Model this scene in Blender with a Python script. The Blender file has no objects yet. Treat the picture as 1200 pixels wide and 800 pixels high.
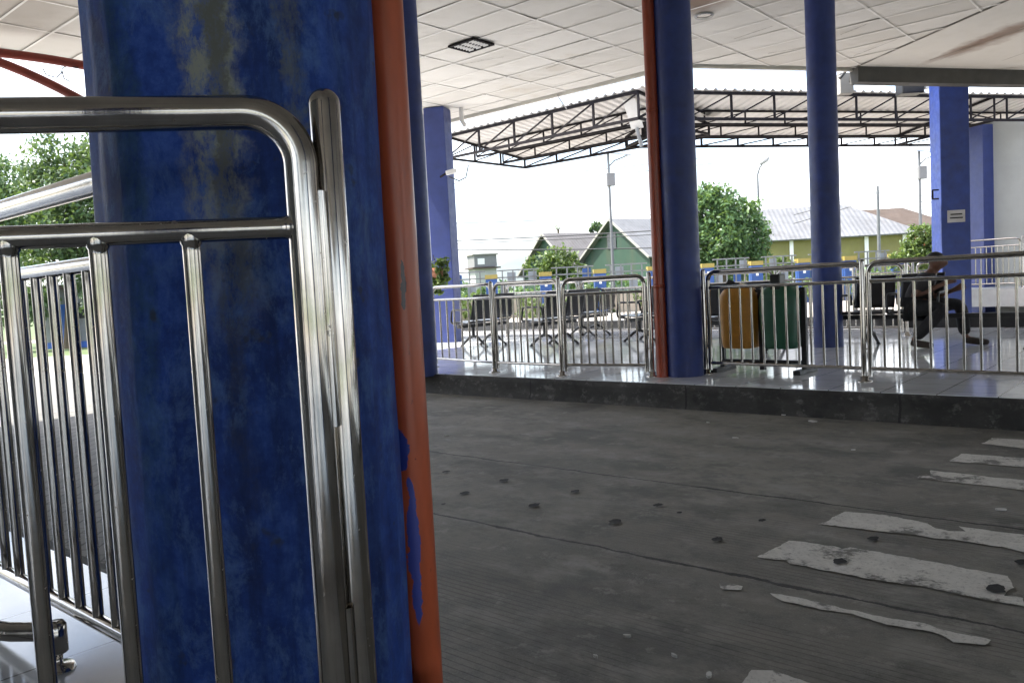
import bpy, bmesh, math, random
import numpy as np
from mathutils import Vector, Matrix
random.seed(7); rng = np.random.default_rng(11)
S = bpy.context.scene
C = S.collection
R = math.radians

# ------------------------------------------------------------------ camera model (used to measure places off the photograph)
F = 960.0; EYE = np.array([0, 0, 1.17]); YAW = R(41); PIT = R(-3.7); ROLL = .052
R0 = np.array([math.cos(YAW), math.sin(YAW), 0]); HF = np.array([-math.sin(YAW), math.cos(YAW), 0]); ZU = np.array([0, 0, 1.])
FW = HF*math.cos(PIT) + ZU*math.sin(PIT); U0 = -HF*math.sin(PIT) + ZU*math.cos(PIT)
RT = math.cos(ROLL)*R0 - math.sin(ROLL)*U0; UP = math.sin(ROLL)*R0 + math.cos(ROLL)*U0
def ray(x, y): return FW + (x-600)/F*RT + (400-y)/F*UP
def G(x, y, z):
    d = ray(x, y); return Vector(EYE + d*((z-EYE[2])/d[2]))
def D(x, y, dist): return Vector(EYE + ray(x, y)*dist)

cam = bpy.data.objects.new('camera', bpy.data.cameras.new('camera')); C.objects.link(cam)
cam.data.lens = 36*F/1200; cam.data.sensor_width = 36; cam.data.clip_end = 20000; cam.data.clip_start = .05
cam.matrix_world = Matrix(((RT[0], UP[0], -FW[0], EYE[0]), (RT[1], UP[1], -FW[1], EYE[1]), (RT[2], UP[2], -FW[2], EYE[2]), (0, 0, 0, 1)))
S.camera = cam

# ------------------------------------------------------------------ materials
class N:
    def __init__(s, name):
        s.m = bpy.data.materials.new(name); s.m.use_nodes = True; s.t = s.m.node_tree
        s.b = s.t.nodes['Principled BSDF']; s.out = s.t.nodes['Material Output']
    def n(s, typ, **kw):
        x = s.t.nodes.new(typ)
        for k, v in kw.items(): setattr(x, k, v)
        return x
    def l(s, a, b): s.t.links.new(a, b)
    def coord(s, kind='Object', scale=(1, 1, 1), loc=(0, 0, 0), rot=(0, 0, 0)):
        if kind == 'World': o = s.n('ShaderNodeNewGeometry').outputs['Position']
        else: o = s.n('ShaderNodeTexCoord').outputs[kind]
        mp = s.n('ShaderNodeMapping'); mp.inputs['Scale'].default_value = scale; mp.inputs['Location'].default_value = loc; mp.inputs['Rotation'].default_value = rot
        s.l(o, mp.inputs['Vector']); return mp.outputs['Vector']
    def noise(s, vec, scale=5, detail=5, rough=.6, out='Fac', dist=0):
        x = s.n('ShaderNodeTexNoise'); x.inputs['Scale'].default_value = scale; x.inputs['Detail'].default_value = detail; x.inputs['Roughness'].default_value = rough; x.inputs['Distortion'].default_value = dist
        s.l(vec, x.inputs['Vector']); return x.outputs[out]
    def ramp(s, fac, stops):
        x = s.n('ShaderNodeValToRGB'); e = x.color_ramp.elements
        while len(e) < len(stops): e.new(.5)
        for i, (p, c) in enumerate(stops):
            e[i].position = p
            if not isinstance(c, (tuple, list)): c = (c, c, c)
            e[i].color = (*c[:3], 1)
        s.l(fac, x.inputs['Fac']); return x.outputs['Color']
    def mix(s, fac, a, b, mode='MIX'):
        x = s.n('ShaderNodeMix', data_type='RGBA', blend_type=mode)
        for sock, v in ((x.inputs[0], fac), (x.inputs[6], a), (x.inputs[7], b)):
            if hasattr(v, 'is_linked'): s.l(v, sock)
            elif isinstance(v, (tuple, list)): sock.default_value = (*v[:3], 1)
            else: sock.default_value = v
        return x.outputs[2]
    def math(s, op, a, b=0.):
        x = s.n('ShaderNodeMath', operation=op)
        for i, v in enumerate((a, b)):
            if hasattr(v, 'is_linked'): s.l(v, x.inputs[i])
            else: x.inputs[i].default_value = v
        return x.outputs[0]
    def bump(s, h, strength=.3, dist=.01, prev=None):
        x = s.n('ShaderNodeBump'); x.inputs['Strength'].default_value = strength; x.inputs['Distance'].default_value = dist
        s.l(h, x.inputs['Height'])
        if prev is not None: s.l(prev, x.inputs['Normal'])
        s.l(x.outputs[0], s.b.inputs['Normal']); return x.outputs[0]
    def set(s, **kw):
        for k, v in kw.items():
            i = s.b.inputs[k.replace('_', ' ')]
            if hasattr(v, 'is_linked'): s.l(v, i)
            elif isinstance(v, (tuple, list)): i.default_value = (*v[:3], 1)
            else: i.default_value = v
        return s

M = {}
def paint(name, col, rough=.5, var=.25, scale=6, metal=0., bump=.05, kind='Object', dirt=None):
    n = N(name); v = n.coord(kind)
    f = n.noise(v, scale, 6, .65)
    c = n.ramp(f, [(.25, tuple(x*(1-var) for x in col)), (.75, tuple(min(1, x*(1+var)) for x in col))])
    if dirt:
        g = n.ramp(n.noise(v, scale*.35, 8, .7), [(.52, 0.), (.72, 1.)]); c = n.mix(n.math('MULTIPLY', g, .7), c, dirt)
    r = n.ramp(n.noise(v, scale*2.3, 4), [(.3, rough*.8), (.7, min(1, rough*1.2))])
    n.set(Base_Color=c, Roughness=r, Metallic=metal)
    if bump: n.bump(f, bump, .01)
    M[name] = n.m; return n.m

def m_steel():
    n = N('stainless_steel'); v = n.coord()
    f = n.noise(v, 9, 6, .65); g = n.noise(n.coord(scale=(60, 60, 1.5)), 4, 3)
    c = n.ramp(f, [(.3, (.30, .28, .26)), (.7, (.45, .425, .39))])
    sp = n.ramp(n.noise(v, 55, 3, .7), [(.66, 0.), (.74, 1.)])
    c = n.mix(n.math('MULTIPLY', sp, .35), c, (.16, .13, .10))
    r = n.ramp(f, [(.3, .07), (.75, .17)])
    n.set(Base_Color=c, Metallic=1., Roughness=n.mix(sp, r, (.5, .5, .5)))
    n.bump(n.math('ADD', n.math('MULTIPLY', g, .5), n.math('MULTIPLY', f, .6)), .022, .004); M['steel'] = n.m
m_steel()

def m_bigcol():
    n = N('weathered_blue_paint'); v = n.coord()
    st = n.coord(scale=(1, 1, .16))
    a = n.noise(st, 7, 7, .65); b = n.noise(v, 14, 8, .72); w = n.noise(st, 2.6, 4, .5)
    c = n.ramp(b, [(.32, (.010, .027, .14)), (.5, (.020, .054, .24)), (.66, (.045, .10, .33))])
    c = n.mix(n.ramp(a, [(.46, 0.), (.62, .65)]), c, (.006, .012, .045))
    # faint chalky bloom and scratches
    c = n.mix(n.ramp(n.noise(n.coord(scale=(1, 1, .6)), 11, 12, .82, dist=.3), [(.50, 0.), (.66, .6)]), c, (.09, .17, .33))
    # greenish grey patch of worn paint running down the face towards the camera
    sp = n.n('ShaderNodeSeparateXYZ'); n.l(n.n('ShaderNodeTexCoord').outputs['Object'], sp.inputs[0])
    ang = n.math('ARCTAN2', sp.outputs[1], sp.outputs[0])
    nz = n.math('MULTIPLY', n.math('SUBTRACT', n.noise(v, 9, 7, .7), .5), .5)
    def streak(a0, wdt, z0, fade, amt, cc, c):
        d = n.math('ABSOLUTE', n.math('SUBTRACT', n.math('ADD', ang, nz), a0))
        k = n.n('ShaderNodeMapRange'); k.interpolation_type = 'SMOOTHSTEP'; n.l(d, k.inputs[0])
        k.inputs[1].default_value = wdt; k.inputs[2].default_value = wdt*.45; k.inputs[3].default_value = 0; k.inputs[4].default_value = 1
        z = n.n('ShaderNodeMapRange'); n.l(sp.outputs[2], z.inputs[0]); z.inputs[1].default_value = z0-fade; z.inputs[2].default_value = z0; z.inputs[3].default_value = 0; z.inputs[4].default_value = 1
        f = n.math('MULTIPLY', n.math('MULTIPLY', k.outputs[0], z.outputs[0]), n.ramp(n.noise(n.coord(scale=(1, 1, .5)), 34, 8, .8), [(.40, .05), (.56, amt)]))
        return n.mix(f, c, cc)
    A = math.atan2(-.524, .852)                     # the side that faces the camera
    c = streak(A-.16, .26, 1.42, .35, 1., (.20, .215, .19), c)
    c = streak(A-.10, .10, 1.45, .9, .7, (.045, .05, .05), c)
    c = streak(A-.75, .16, 1.2, .9, .5, (.03, .07, .10), c)
    c = streak(A+.35, .09, 1.30, .25, .7, (.10, .11, .10), c)
    dk = n.ramp(n.noise(v, 17, 3, .5), [(.68, 0.), (.74, .75)]); c = n.mix(dk, c, (.03, .035, .04))
    n.set(Base_Color=c, Roughness=n.ramp(b, [(.3, .5), (.7, .75)]), Specular_IOR_Level=.12)
    n.bump(n.math('ADD', n.math('MULTIPLY', w, 2.), b), .22, .012); M['bigcol'] = n.m
m_bigcol()
paint('colblue', (.011, .029, .150), .5, .3, 5, dirt=(.02, .025, .06))
paint('colblue2', (.026, .042, .165), .5, .2, 4)

def m_pipe(name, pts, col):
    n = N(name); v = n.coord()
    f = n.noise(n.coord(scale=(1, 1, .3)), 12, 6, .6)
    c = n.ramp(f, [(.25, tuple(x*.7 for x in col)), (.75, tuple(x*1.25 for x in col))])
    sp = n.ramp(n.noise(n.coord(scale=(1, 1, .55)), 42, 3), [(.70, 0.), (.725, 1.)])
    c = n.mix(n.math('MULTIPLY', sp, .7), c, (.10, .025, .015))
    for (p, s, cc) in pts:
        g = n.n('ShaderNodeTexGradient', gradient_type='SPHERICAL'); d = [1/x for x in s]
        wv = n.n('ShaderNodeVectorMath', operation='ADD'); nz = n.n('ShaderNodeVectorMath', operation='SCALE'); nz.inputs['Scale'].default_value = .022
        n.l(n.noise(v, 30, 5, .6, 'Color'), nz.inputs[0]); n.l(n.n('ShaderNodeTexCoord').outputs['Object'], wv.inputs[0]); n.l(nz.outputs[0], wv.inputs[1])
        mp = n.n('ShaderNodeMapping'); n.l(wv.outputs[0], mp.inputs[0]); mp.inputs['Scale'].default_value = d; mp.inputs['Location'].default_value = [-(p[i]+.011)*d[i] for i in range(3)]
        n.l(mp.outputs[0], g.inputs[0]); k = n.ramp(g.outputs['Fac'], [(.02, 0.), (.06, 1.)]); c = n.mix(k, c, cc)
    n.set(Base_Color=c, Roughness=n.ramp(f, [(.3, .26), (.7, .4)])); n.bump(f, .1, .006)
    M[name] = n.m

def m_road():
    n = N('worn_concrete_road'); v = n.coord('World')
    a = n.noise(v, .55, 6, .6); b = n.noise(v, 6, 9, .72); fine = n.noise(v, 90, 4, .7)
    c = n.ramp(a, [(.34, (.130, .121, .104)), (.5, (.19, .178, .154)), (.66, (.25, .235, .203))])
    c = n.mix(n.ramp(b, [(.36, .65), (.53, 0.)]), c, (.068, .066, .06))
    c = n.mix(n.ramp(n.noise(n.coord('World', (1, 1.5, 1)), 2.1, 8, .75), [(.5, 0.), (.66, .8)]), c, (.27, .26, .235))
    c = n.mix(n.ramp(n.noise(v, 160, 3, .6), [(.52, 0.), (.64, .6)]), c, (.24, .23, .205))
    c = n.mix(n.ramp(n.noise(n.coord('World', (.75, 1.1, 1)), 1.5, 9, .72), [(.50, 0.), (.60, .6)]), c, (.055, .055, .05))
    c = n.mix(n.ramp(n.noise(n.coord('World', (1, 1, 1), (3, 9, 0)), 4.5, 8, .75), [(.57, 0.), (.62, .5)]), c, (.30, .29, .26))
    # broom lines along the road
    wv = n.n('ShaderNodeTexWave', wave_type='BANDS', bands_direction='Y'); wv.inputs['Scale'].default_value = 9.5; wv.inputs['Distortion'].default_value = .7; wv.inputs['Detail'].default_value = 3; wv.inputs['Detail Scale'].default_value = 1.2
    n.l(n.coord('World', rot=(0, 0, .0)), wv.inputs['Vector'])
    msk = n.ramp(n.noise(n.coord('World', (.6, 1.5, 1)), 1.1, 4, .6), [(.45, 0.), (.62, 1.)])
    gr = n.math('MULTIPLY', n.ramp(wv.outputs['Fac'], [(.02, 1.), (.14, 0.)]), msk)
    c = n.mix(n.math('MULTIPLY', gr, .5), c, (.022, .021, .02))
    # the two long cracked joints
    sx = n.n('ShaderNodeSeparateXYZ'); n.l(n.n('ShaderNodeNewGeometry').outputs['Position'], sx.inputs[0])
    wob = n.math('MULTIPLY', n.math('SUBTRACT', n.noise(v, 2.2, 7, .7), .5), .10)
    jn = None
    for y0, wdt in ((4.10, .010), (2.935, .011)):
        d = n.math('ABSOLUTE', n.math('SUBTRACT', n.math('ADD', sx.outputs[1], wob), y0))
        wv2 = n.math('MULTIPLY', n.ramp(n.noise(v, 5, 3), [(.3, .35), (.65, 1.3)]), wdt)
        k = n.math('LESS_THAN', d, wv2); jn = k if jn is None else n.math('MAXIMUM', jn, k)
        e = n.math('MULTIPLY', n.math('LESS_THAN', d, .05), n.ramp(n.noise(v, 11, 7, .7), [(.5, 0.), (.62, .5)])); c = n.mix(e, c, (.24, .23, .21))
    c = n.mix(n.math('MULTIPLY', jn, .92), c, (.012, .012, .011))
    n.set(Base_Color=c, Roughness=n.ramp(b, [(.3, .62), (.7, .85)]))
    hgt = n.math('SUBTRACT', n.math('ADD', n.math('MULTIPLY', b, 1.2), n.math('MULTIPLY', fine, .35)), n.math('ADD', n.math('MULTIPLY', jn, 2.), n.math('MULTIPLY', gr, .5)))
    n.bump(hgt, .6, .012); M['road'] = n.m
m_road()

def m_mark():
    n = N('worn_road_paint'); v = n.coord('World')
    b = n.noise(v, 9, 8, .7)
    c = n.ramp(b, [(.3, (.52, .50, .465)), (.7, (.70, .68, .635))])
    c = n.mix(n.ramp(n.noise(v, 3.6, 10, .78), [(.53, 0.), (.585, .9)]), c, (.13, .125, .115))
    c = n.mix(n.ramp(n.noise(v, 70, 6, .75), [(.53, 0.), (.68, .6)]), c, (.12, .115, .105))
    n.set(Base_Color=c, Roughness=.75); n.bump(b, .3, .006); M['mark'] = n.m
m_mark()

def m_kerb():
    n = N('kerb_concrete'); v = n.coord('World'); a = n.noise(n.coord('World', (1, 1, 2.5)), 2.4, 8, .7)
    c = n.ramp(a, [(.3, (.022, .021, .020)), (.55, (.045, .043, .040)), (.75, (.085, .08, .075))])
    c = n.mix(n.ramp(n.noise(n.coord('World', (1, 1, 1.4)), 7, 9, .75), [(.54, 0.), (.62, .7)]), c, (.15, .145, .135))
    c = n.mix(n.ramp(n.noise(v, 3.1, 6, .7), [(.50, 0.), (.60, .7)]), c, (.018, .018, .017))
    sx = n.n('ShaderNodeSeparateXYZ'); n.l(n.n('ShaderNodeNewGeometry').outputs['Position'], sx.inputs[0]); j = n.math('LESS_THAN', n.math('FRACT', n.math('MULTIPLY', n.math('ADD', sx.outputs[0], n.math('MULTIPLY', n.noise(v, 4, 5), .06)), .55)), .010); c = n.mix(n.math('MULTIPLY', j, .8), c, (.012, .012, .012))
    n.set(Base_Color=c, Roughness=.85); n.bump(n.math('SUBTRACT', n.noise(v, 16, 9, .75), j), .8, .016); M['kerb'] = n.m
m_kerb()

def m_tile(name, col, size, rough):
    n = N(name); v = n.coord('World')
    br = n.n('ShaderNodeTexBrick', offset=0., squash=1.); br.inputs['Scale'].default_value = 1.; br.inputs['Brick Width'].default_value = size; br.inputs['Row Height'].default_value = size
    br.inputs['Mortar Size'].default_value = .004; br.inputs['Mortar Smooth'].default_value = .1; br.inputs['Color1'].default_value = (*col, 1); br.inputs['Color2'].default_value = (*[x*.9 for x in col], 1); br.inputs['Mortar'].default_value = (.12, .115, .11, 1)
    n.l(v, br.inputs['Vector'])
    f = n.noise(v, 1.7, 7, .65)
    c = n.mix(n.ramp(f, [(.45, 0.), (.75, .5)]), br.outputs['Color'], tuple(x*.6 for x in col))
    n.set(Base_Color=c, Roughness=n.ramp(f, [(.3, rough), (.7, rough*2.6)]))
    n.set(IOR=1.65); n.bump(n.math('ADD', n.math('MULTIPLY', br.outputs['Fac'], -.6), n.math('MULTIPLY', n.noise(v, 2.2, 1), .5)), .03, .01); M[name] = n.m
m_tile('tile', (.76, .77, .79), .4, .04)
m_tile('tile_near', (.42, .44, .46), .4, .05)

def m_pavers():
    n = N('block_paving'); v = n.coord('World', rot=(0, 0, .78))
    br = n.n('ShaderNodeTexBrick'); br.inputs['Scale'].default_value = 1.; br.inputs['Brick Width'].default_value = .21; br.inputs['Row Height'].default_value = .105; br.inputs['Mortar Size'].default_value = .006
    br.inputs['Color1'].default_value = (.17, .165, .155, 1); br.inputs['Color2'].default_value = (.12, .118, .11, 1); br.inputs['Mortar'].default_value = (.04, .04, .036, 1); n.l(v, br.inputs['Vector'])
    c = n.mix(n.ramp(n.noise(v, 1.2, 7, .7), [(.4, 0.), (.7, .6)]), br.outputs['Color'], (.24, .23, .21))
    n.set(Base_Color=c, Roughness=.85); n.bump(n.math('MULTIPLY', br.outputs['Fac'], -1.), .5, .01); M['pavers'] = n.m
m_pavers()
paint('yard', (.36, .325, .285), .9, .2, .6, kind='World', dirt=(.22, .21, .19))
paint('grass', (.07, .11, .03), .95, .4, .35, kind='World', dirt=(.15, .13, .07))
paint('hill', (.04, .06, .05), 1., .3, .01, kind='World')

def m_ceil():
    n = N('ceiling_panel'); v = n.coord('World')
    gi = n.n('ShaderNodeNewGeometry').outputs['Random Per Island']
    c = n.ramp(gi, [(0, (.56, .535, .49)), (.5, (.62, .595, .55)), (1, (.67, .645, .60))])
    c = n.mix(n.ramp(n.noise(v, .55, 7, .7), [(.60, 0.), (.82, .6)]), c, (.42, .32, .20))
    c = n.mix(n.ramp(n.noise(v, 2.2, 6, .7), [(.45, 0.), (.8, .25)]), c, (.45, .42, .36))
    for (p, sc, amt) in ((G(1170, 42, 4.6), (1.5, .35, 1), .75), (G(1120, 60, 4.6), (1.0, .2, 1), .45), (G(825, -2, 4.6), (.9, .5, 1), .8), (G(30, 10, 4.6), (1.2, .8, 1), .3)):
        mp = n.n('ShaderNodeMapping'); rz = math.atan2(-.6, .8) if p.x > -5 else 0.; mp.vector_type = 'TEXTURE'; mp.inputs['Location'].default_value = p; mp.inputs['Rotation'].default_value = (0, 0, rz); mp.inputs['Scale'].default_value = sc
        wv = n.n('ShaderNodeVectorMath', operation='ADD'); nz = n.n('ShaderNodeVectorMath', operation='SCALE'); nz.inputs['Scale'].default_value = .5
        cn = n.n('ShaderNodeVectorMath', operation='SUBTRACT'); n.l(n.noise(v, 2.5, 6, .6, 'Color'), cn.inputs[0]); cn.inputs[1].default_value = (.5, .5, .5); n.l(cn.outputs[0], nz.inputs[0])
        n.l(n.n('ShaderNodeNewGeometry').outputs['Position'], wv.inputs[0]); n.l(nz.outputs[0], wv.inputs[1]); n.l(wv.outputs[0], mp.inputs[0])
        g = n.n('ShaderNodeTexGradient', gradient_type='SPHERICAL'); n.l(mp.outputs[0], g.inputs[0]); c = n.mix(n.math('MULTIPLY', n.ramp(g.outputs['Fac'], [(0, 0.), (.7, 1.)]), amt), c, (.16, .075, .035))
    n.set(Base_Color=c, Roughness=.9); n.bump(n.noise(v, 60, 3), .08, .004); M['ceil'] = n.m
m_ceil()
paint('tbar', (.74, .72, .68), .6, .06, 3); paint('seam', (.16, .14, .11), .9, .4, 4); paint('fascia', (.62, .59, .53), .8, .15, 1.2, dirt=(.36, .32, .26))
paint('slab', (.25, .24, .22), .9, .15, 2); paint('rustpaint', (.20, .028, .016), .5, .3, 5, dirt=(.07, .02, .012))
paint('darksteel', (.012, .010, .012), .7, .3, 6); M['darksteel'].node_tree.nodes['Principled BSDF'].inputs['Specular IOR Level'].default_value = .15; paint('black', (.010, .010, .011), .42, .3, 9, bump=.03)
paint('blackmesh', (.016, .016, .018), .34, .25, 30, metal=.25)
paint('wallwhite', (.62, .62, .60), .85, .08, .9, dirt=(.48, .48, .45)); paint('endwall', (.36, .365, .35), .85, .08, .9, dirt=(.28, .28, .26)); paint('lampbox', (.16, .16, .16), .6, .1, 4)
paint('white', (.75, .74, .72), .55, .08, 4)
paint('grey', (.34, .34, .34), .6, .15, 4); paint('lampgrey', (.13, .135, .14), .5, .15, 3, metal=.3)
paint('yellowbin', (.52, .235, .025), .45, .18, 6, dirt=(.24, .11, .02)); paint('greenbin', (.012, .085, .045), .42, .2, 6); paint('emblem', (.32, .42, .38), .6, .1, 9)
paint('sheet_under', (.62, .61, .60), .7, .1, .8, dirt=(.48, .45, .41))
paint('creamwall', (.34, .29, .23), .9, .15, .5, kind='World', dirt=(.38, .33, .26)); paint('fenceblue', (.02, .065, .22), .6, .15, 2); paint('fenceyellow', (.27, .21, .05), .6, .12, 2)
paint('fencegrey', (.20, .22, .24), .6, .2, 2); paint('galv', (.15, .155, .16), .5, .12, 2)
paint('limewall', (.20, .185, .06), .85, .15, .6, dirt=(.15, .13, .06)); paint('orangewall', (.26, .065, .02), .85, .15, .6); paint('rooftile', (.060, .042, .032), .9, .25, .8)
def m_corr(name, col, dirt):
    n = N(name); v = n.coord(); f = n.noise(v, .7, 7, .65)
    wv = n.n('ShaderNodeTexWave', wave_type='BANDS', bands_direction='X'); wv.inputs['Scale'].default_value = 1.1; wv.inputs['Distortion'].default_value = .15; n.l(v, wv.inputs['Vector'])
    c = n.ramp(f, [(.3, tuple(x*.78 for x in col)), (.7, tuple(x*1.2 for x in col))]); c = n.mix(n.ramp(n.noise(n.coord(scale=(1, 1, .12)), 1.6, 5, .6), [(.5, 0.), (.7, .7)]), c, dirt)
    n.set(Base_Color=c, Roughness=.65); n.bump(wv.outputs['Fac'], .6, .03); M[name] = n.m
m_corr('greenwall', (.010, .040, .022), (.032, .042, .02)); m_corr('roofsheet', (.115, .118, .125), (.08, .078, .078)); m_corr('roofsheet2', (.095, .088, .086), (.065, .055, .05))
paint('glassdark', (.02, .025, .03), .15, .2, 2); paint('bluedoor', (.02, .10, .42), .5, .15, 3); paint('solar', (.20, .23, .28), .3, .1, 3)
paint('skin', (.12, .052, .03), .55, .12, 14); paint('shirt', (.020, .017, .019), .85, .3, 30); paint('trousers', (.010, .010, .012), .9, .3, 30); paint('hair', (.012, .010, .009), .7, .3, 40); paint('sandal', (.03, .02, .015), .7, .2, 12)
paint('bark', (.10, .075, .05), .95, .35, 9, bump=.5); paint('pot', (.30, .12, .07), .8, .15, 5); paint('wire', (.05, .05, .055), .7, .1, 3); paint('debris', (.55, .54, .51), .8, .15, 30)
def m_leaf(name, c0, c1, c2):
    n = N(name); gi = n.n('ShaderNodeNewGeometry').outputs['Random Per Island']
    c = n.ramp(gi, [(0., c0), (.5, c1), (1., c2)])
    n.set(Base_Color=c, Roughness=.5)
    tr = n.n('ShaderNodeBsdfTranslucent'); n.l(n.mix(.5, c, (.25, .35, .05), 'MIX'), tr.inputs[0])
    ms = n.n('ShaderNodeMixShader'); ms.inputs[0].default_value = .28; n.l(n.b.outputs[0], ms.inputs[1]); n.l(tr.outputs[0], ms.inputs[2]); n.l(ms.outputs[0], n.out.inputs[0]); M[name] = n.m
m_leaf('leaf', (.032, .08, .028), (.055, .125, .042), (.10, .175, .06)); m_leaf('leaf_dark', (.02, .05, .022), (.035, .085, .03), (.07, .13, .04)); m_leaf('leaf_light', (.045, .085, .018), (.07, .12, .024), (.11, .155, .035)); m_leaf('palm', (.05, .07, .04), (.07, .09, .05), (.10, .11, .06))

# ------------------------------------------------------------------ mesh helpers
class MB:
    def __init__(s): s.v = []; s.f = []; s.mi = []; s.sm = []
    def add(s, vs, fs, mi=0, smooth=False):
        o = len(s.v); s.v += [tuple(v) for v in vs]
        for f in fs: s.f.append([i+o for i in f]); s.mi.append(mi); s.sm.append(smooth)
        return s
    def box(s, c, d, mi=0, rz=0., rot=None):
        hx, hy, hz = d[0]/2, d[1]/2, d[2]/2
        vs = [Vector((x, y, z)) for x in (-hx, hx) for y in (-hy, hy) for z in (-hz, hz)]
        m = rot if rot is not None else Matrix.Rotation(rz, 3, 'Z'); c = Vector(c)
        return s.add([m @ v + c for v in vs], [(0, 1, 3, 2), (4, 6, 7, 5), (0, 4, 5, 1), (2, 3, 7, 6), (0, 2, 6, 4), (1, 5, 7, 3)], mi)
    def bar(s, p, q, w, h=None, mi=0):
        p, q = Vector(p), Vector(q); d = q-p; L = d.length; x = d/L
        up = Vector((0, 0, 1)) if abs(x.z) < .95 else Vector((0, 1, 0)); y = up.cross(x).normalized(); z = x.cross(y)
        return s.box((p+q)/2, (L, w, h or w), mi, rot=Matrix((x, y, z)).transposed())
    def tube(s, pts, r, seg=10, mi=0, caps=True, closed=False):
        pts = [Vector(p) for p in pts]; n = len(pts); rr = r if isinstance(r, (list, tuple)) else [r]*n
        t0 = (pts[1]-pts[0]).normalized(); nrm = t0.orthogonal().normalized(); vs = []; prev = t0
        for i, p in enumerate(pts):
            t = ((pts[min(i+1, n-1)]-p).normalized() + (p-pts[max(i-1, 0)]).normalized()).normalized() if 0 < i < n-1 else ((pts[1]-pts[0]) if i == 0 else (pts[-1]-pts[-2])).normalized()
            q = prev.rotation_difference(t); nrm = (q @ nrm); nrm = (nrm - t*nrm.dot(t)).normalized(); prev = t; b = t.cross(nrm)
            vs += [p + (nrm*math.cos(a) + b*math.sin(a))*rr[i] for a in [2*math.pi*k/seg for k in range(seg)]]
        fs = [(i*seg+k, i*seg+(k+1) % seg, (i+1)*seg+(k+1) % seg, (i+1)*seg+k) for i in range(n-1) for k in range(seg)]
        s.add(vs, fs, mi, True)
        if caps: s.add(vs[:seg], [tuple(range(seg))[::-1]], mi); s.add(vs[-seg:], [tuple(range(seg))], mi)
        return s
    def lathe(s, prof, seg=20, c=(0, 0, 0), mi=0, smooth=True):
        vs = [(c[0]+r*math.cos(2*math.pi*k/seg), c[1]+r*math.sin(2*math.pi*k/seg), c[2]+z) for r, z in prof for k in range(seg)]
        fs = [(i*seg+k, i*seg+(k+1) % seg, (i+1)*seg+(k+1) % seg, (i+1)*seg+k) for i in range(len(prof)-1) for k in range(seg)]
        return s.add(vs, fs, mi, smooth)
    def prism(s, poly, z0, z1, mi=0):
        n = len(poly); vs = [(p[0], p[1], z0) for p in poly] + [(p[0], p[1], z1) for p in poly]
        return s.add(vs, [tuple(range(n))[::-1], tuple(range(n, 2*n))] + [(i, (i+1) % n, n+(i+1) % n, n+i) for i in range(n)], mi)
    def build(s, name, mats, parent=None, bevel=0.):
        me = bpy.data.meshes.new(name); me.from_pydata(s.v, [], s.f)
        for m in (mats if isinstance(mats, list) else [mats]): me.materials.append(m)
        me.polygons.foreach_set('material_index', s.mi); me.polygons.foreach_set('use_smooth', s.sm); me.update()
        o = bpy.data.objects.new(name, me); C.objects.link(o)
        if parent: o.parent = parent
        if bevel:
            b = o.modifiers.new('bevel', 'BEVEL'); b.width = bevel; b.segments = 2; b.limit_method = 'ANGLE'
        return o
def tag(o, label, cat, group=None):
    o['label'] = label; o['category'] = cat
    if group: o['group'] = group
    return o
def thing(name, label, cat, loc=(0, 0, 0), rz=0., group=None):
    o = bpy.data.objects.new(name, None); C.objects.link(o); o.location = loc; o.rotation_euler = (0, 0, rz); o.empty_display_size = .1
    return tag(o, label, cat, group)
def struct(o, kind='structure'): o['kind'] = kind; return o
def share(name, src, parent, loc=None):
    o = src.copy(); o.name = name; C.objects.link(o); o.parent = parent
    if loc is not None: o.location = loc
    return o
def copy_tree(o, parent=None):
    c = o.copy(); C.objects.link(c); c.parent = parent
    for ch in list(o.children): copy_tree(ch, c)
    return c
def rounded(pts, r, k=7):
    out = [Vector(pts[0])]
    for i in range(1, len(pts)-1):
        p, a, b = Vector(pts[i]), Vector(pts[i-1]), Vector(pts[i+1]); u = (a-p).normalized(); w = (b-p).normalized()
        th = u.angle(w); t = r/math.tan(th/2); bis = (u+w).normalized(); cc = p + bis*(r/math.sin(th/2)); s0 = p+u*t-cc; s1 = p+w*t-cc; tot = s0.angle(s1); ax = s0.cross(s1).normalized()
        for j in range(k+1): out.append(cc + Matrix.Rotation(tot*j/k, 3, ax) @ s0)
    out.append(Vector(pts[-1])); return out

# ------------------------------------------------------------------ ground, road, platforms
mb = MB(); mb.add([(-4000, -4000, -.03), (4000, -4000, -.03), (4000, 4000, -.03), (-4000, 4000, -.03)], [(0, 1, 2, 3)]); struct(mb.build('ground', M['grass']))
e = [G(x, 360, 0) for x in (0,)]
def off(p, a, b): return (p[0]+R0[0]*a+HF[0]*b, p[1]+R0[1]*a+HF[1]*b)
o2 = (0, 0)
q = [off(o2, -60, -30), off(o2, 60, -30), off(o2, 60, 36), off(o2, -60, 36)]
mb = MB(); mb.add([(x, y, -.012) for x, y in q], [(0, 1, 2, 3)]); struct(mb.build('yard', M['yard']))
mb = MB(); mb.add([(-11.8, .9, 0), (24, .9, 0), (24, 6.6, 0), (-11.8, 6.6, 0)], [(0, 1, 2, 3)]); struct(mb.build('road', M['road']))
mb = MB(); mb.add([(-16, 1.0, .004), (-3.5, 1.0, .004), (-7.7, 6.6, .004), (-16, 6.6, .004)], [(0, 1, 2, 3)]); struct(mb.build('paved_road', M['pavers']))
AL = R(56); DR = Vector((math.cos(AL), math.sin(AL), 0)); NR = Vector((math.sin(AL), -math.cos(AL), 0))
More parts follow.
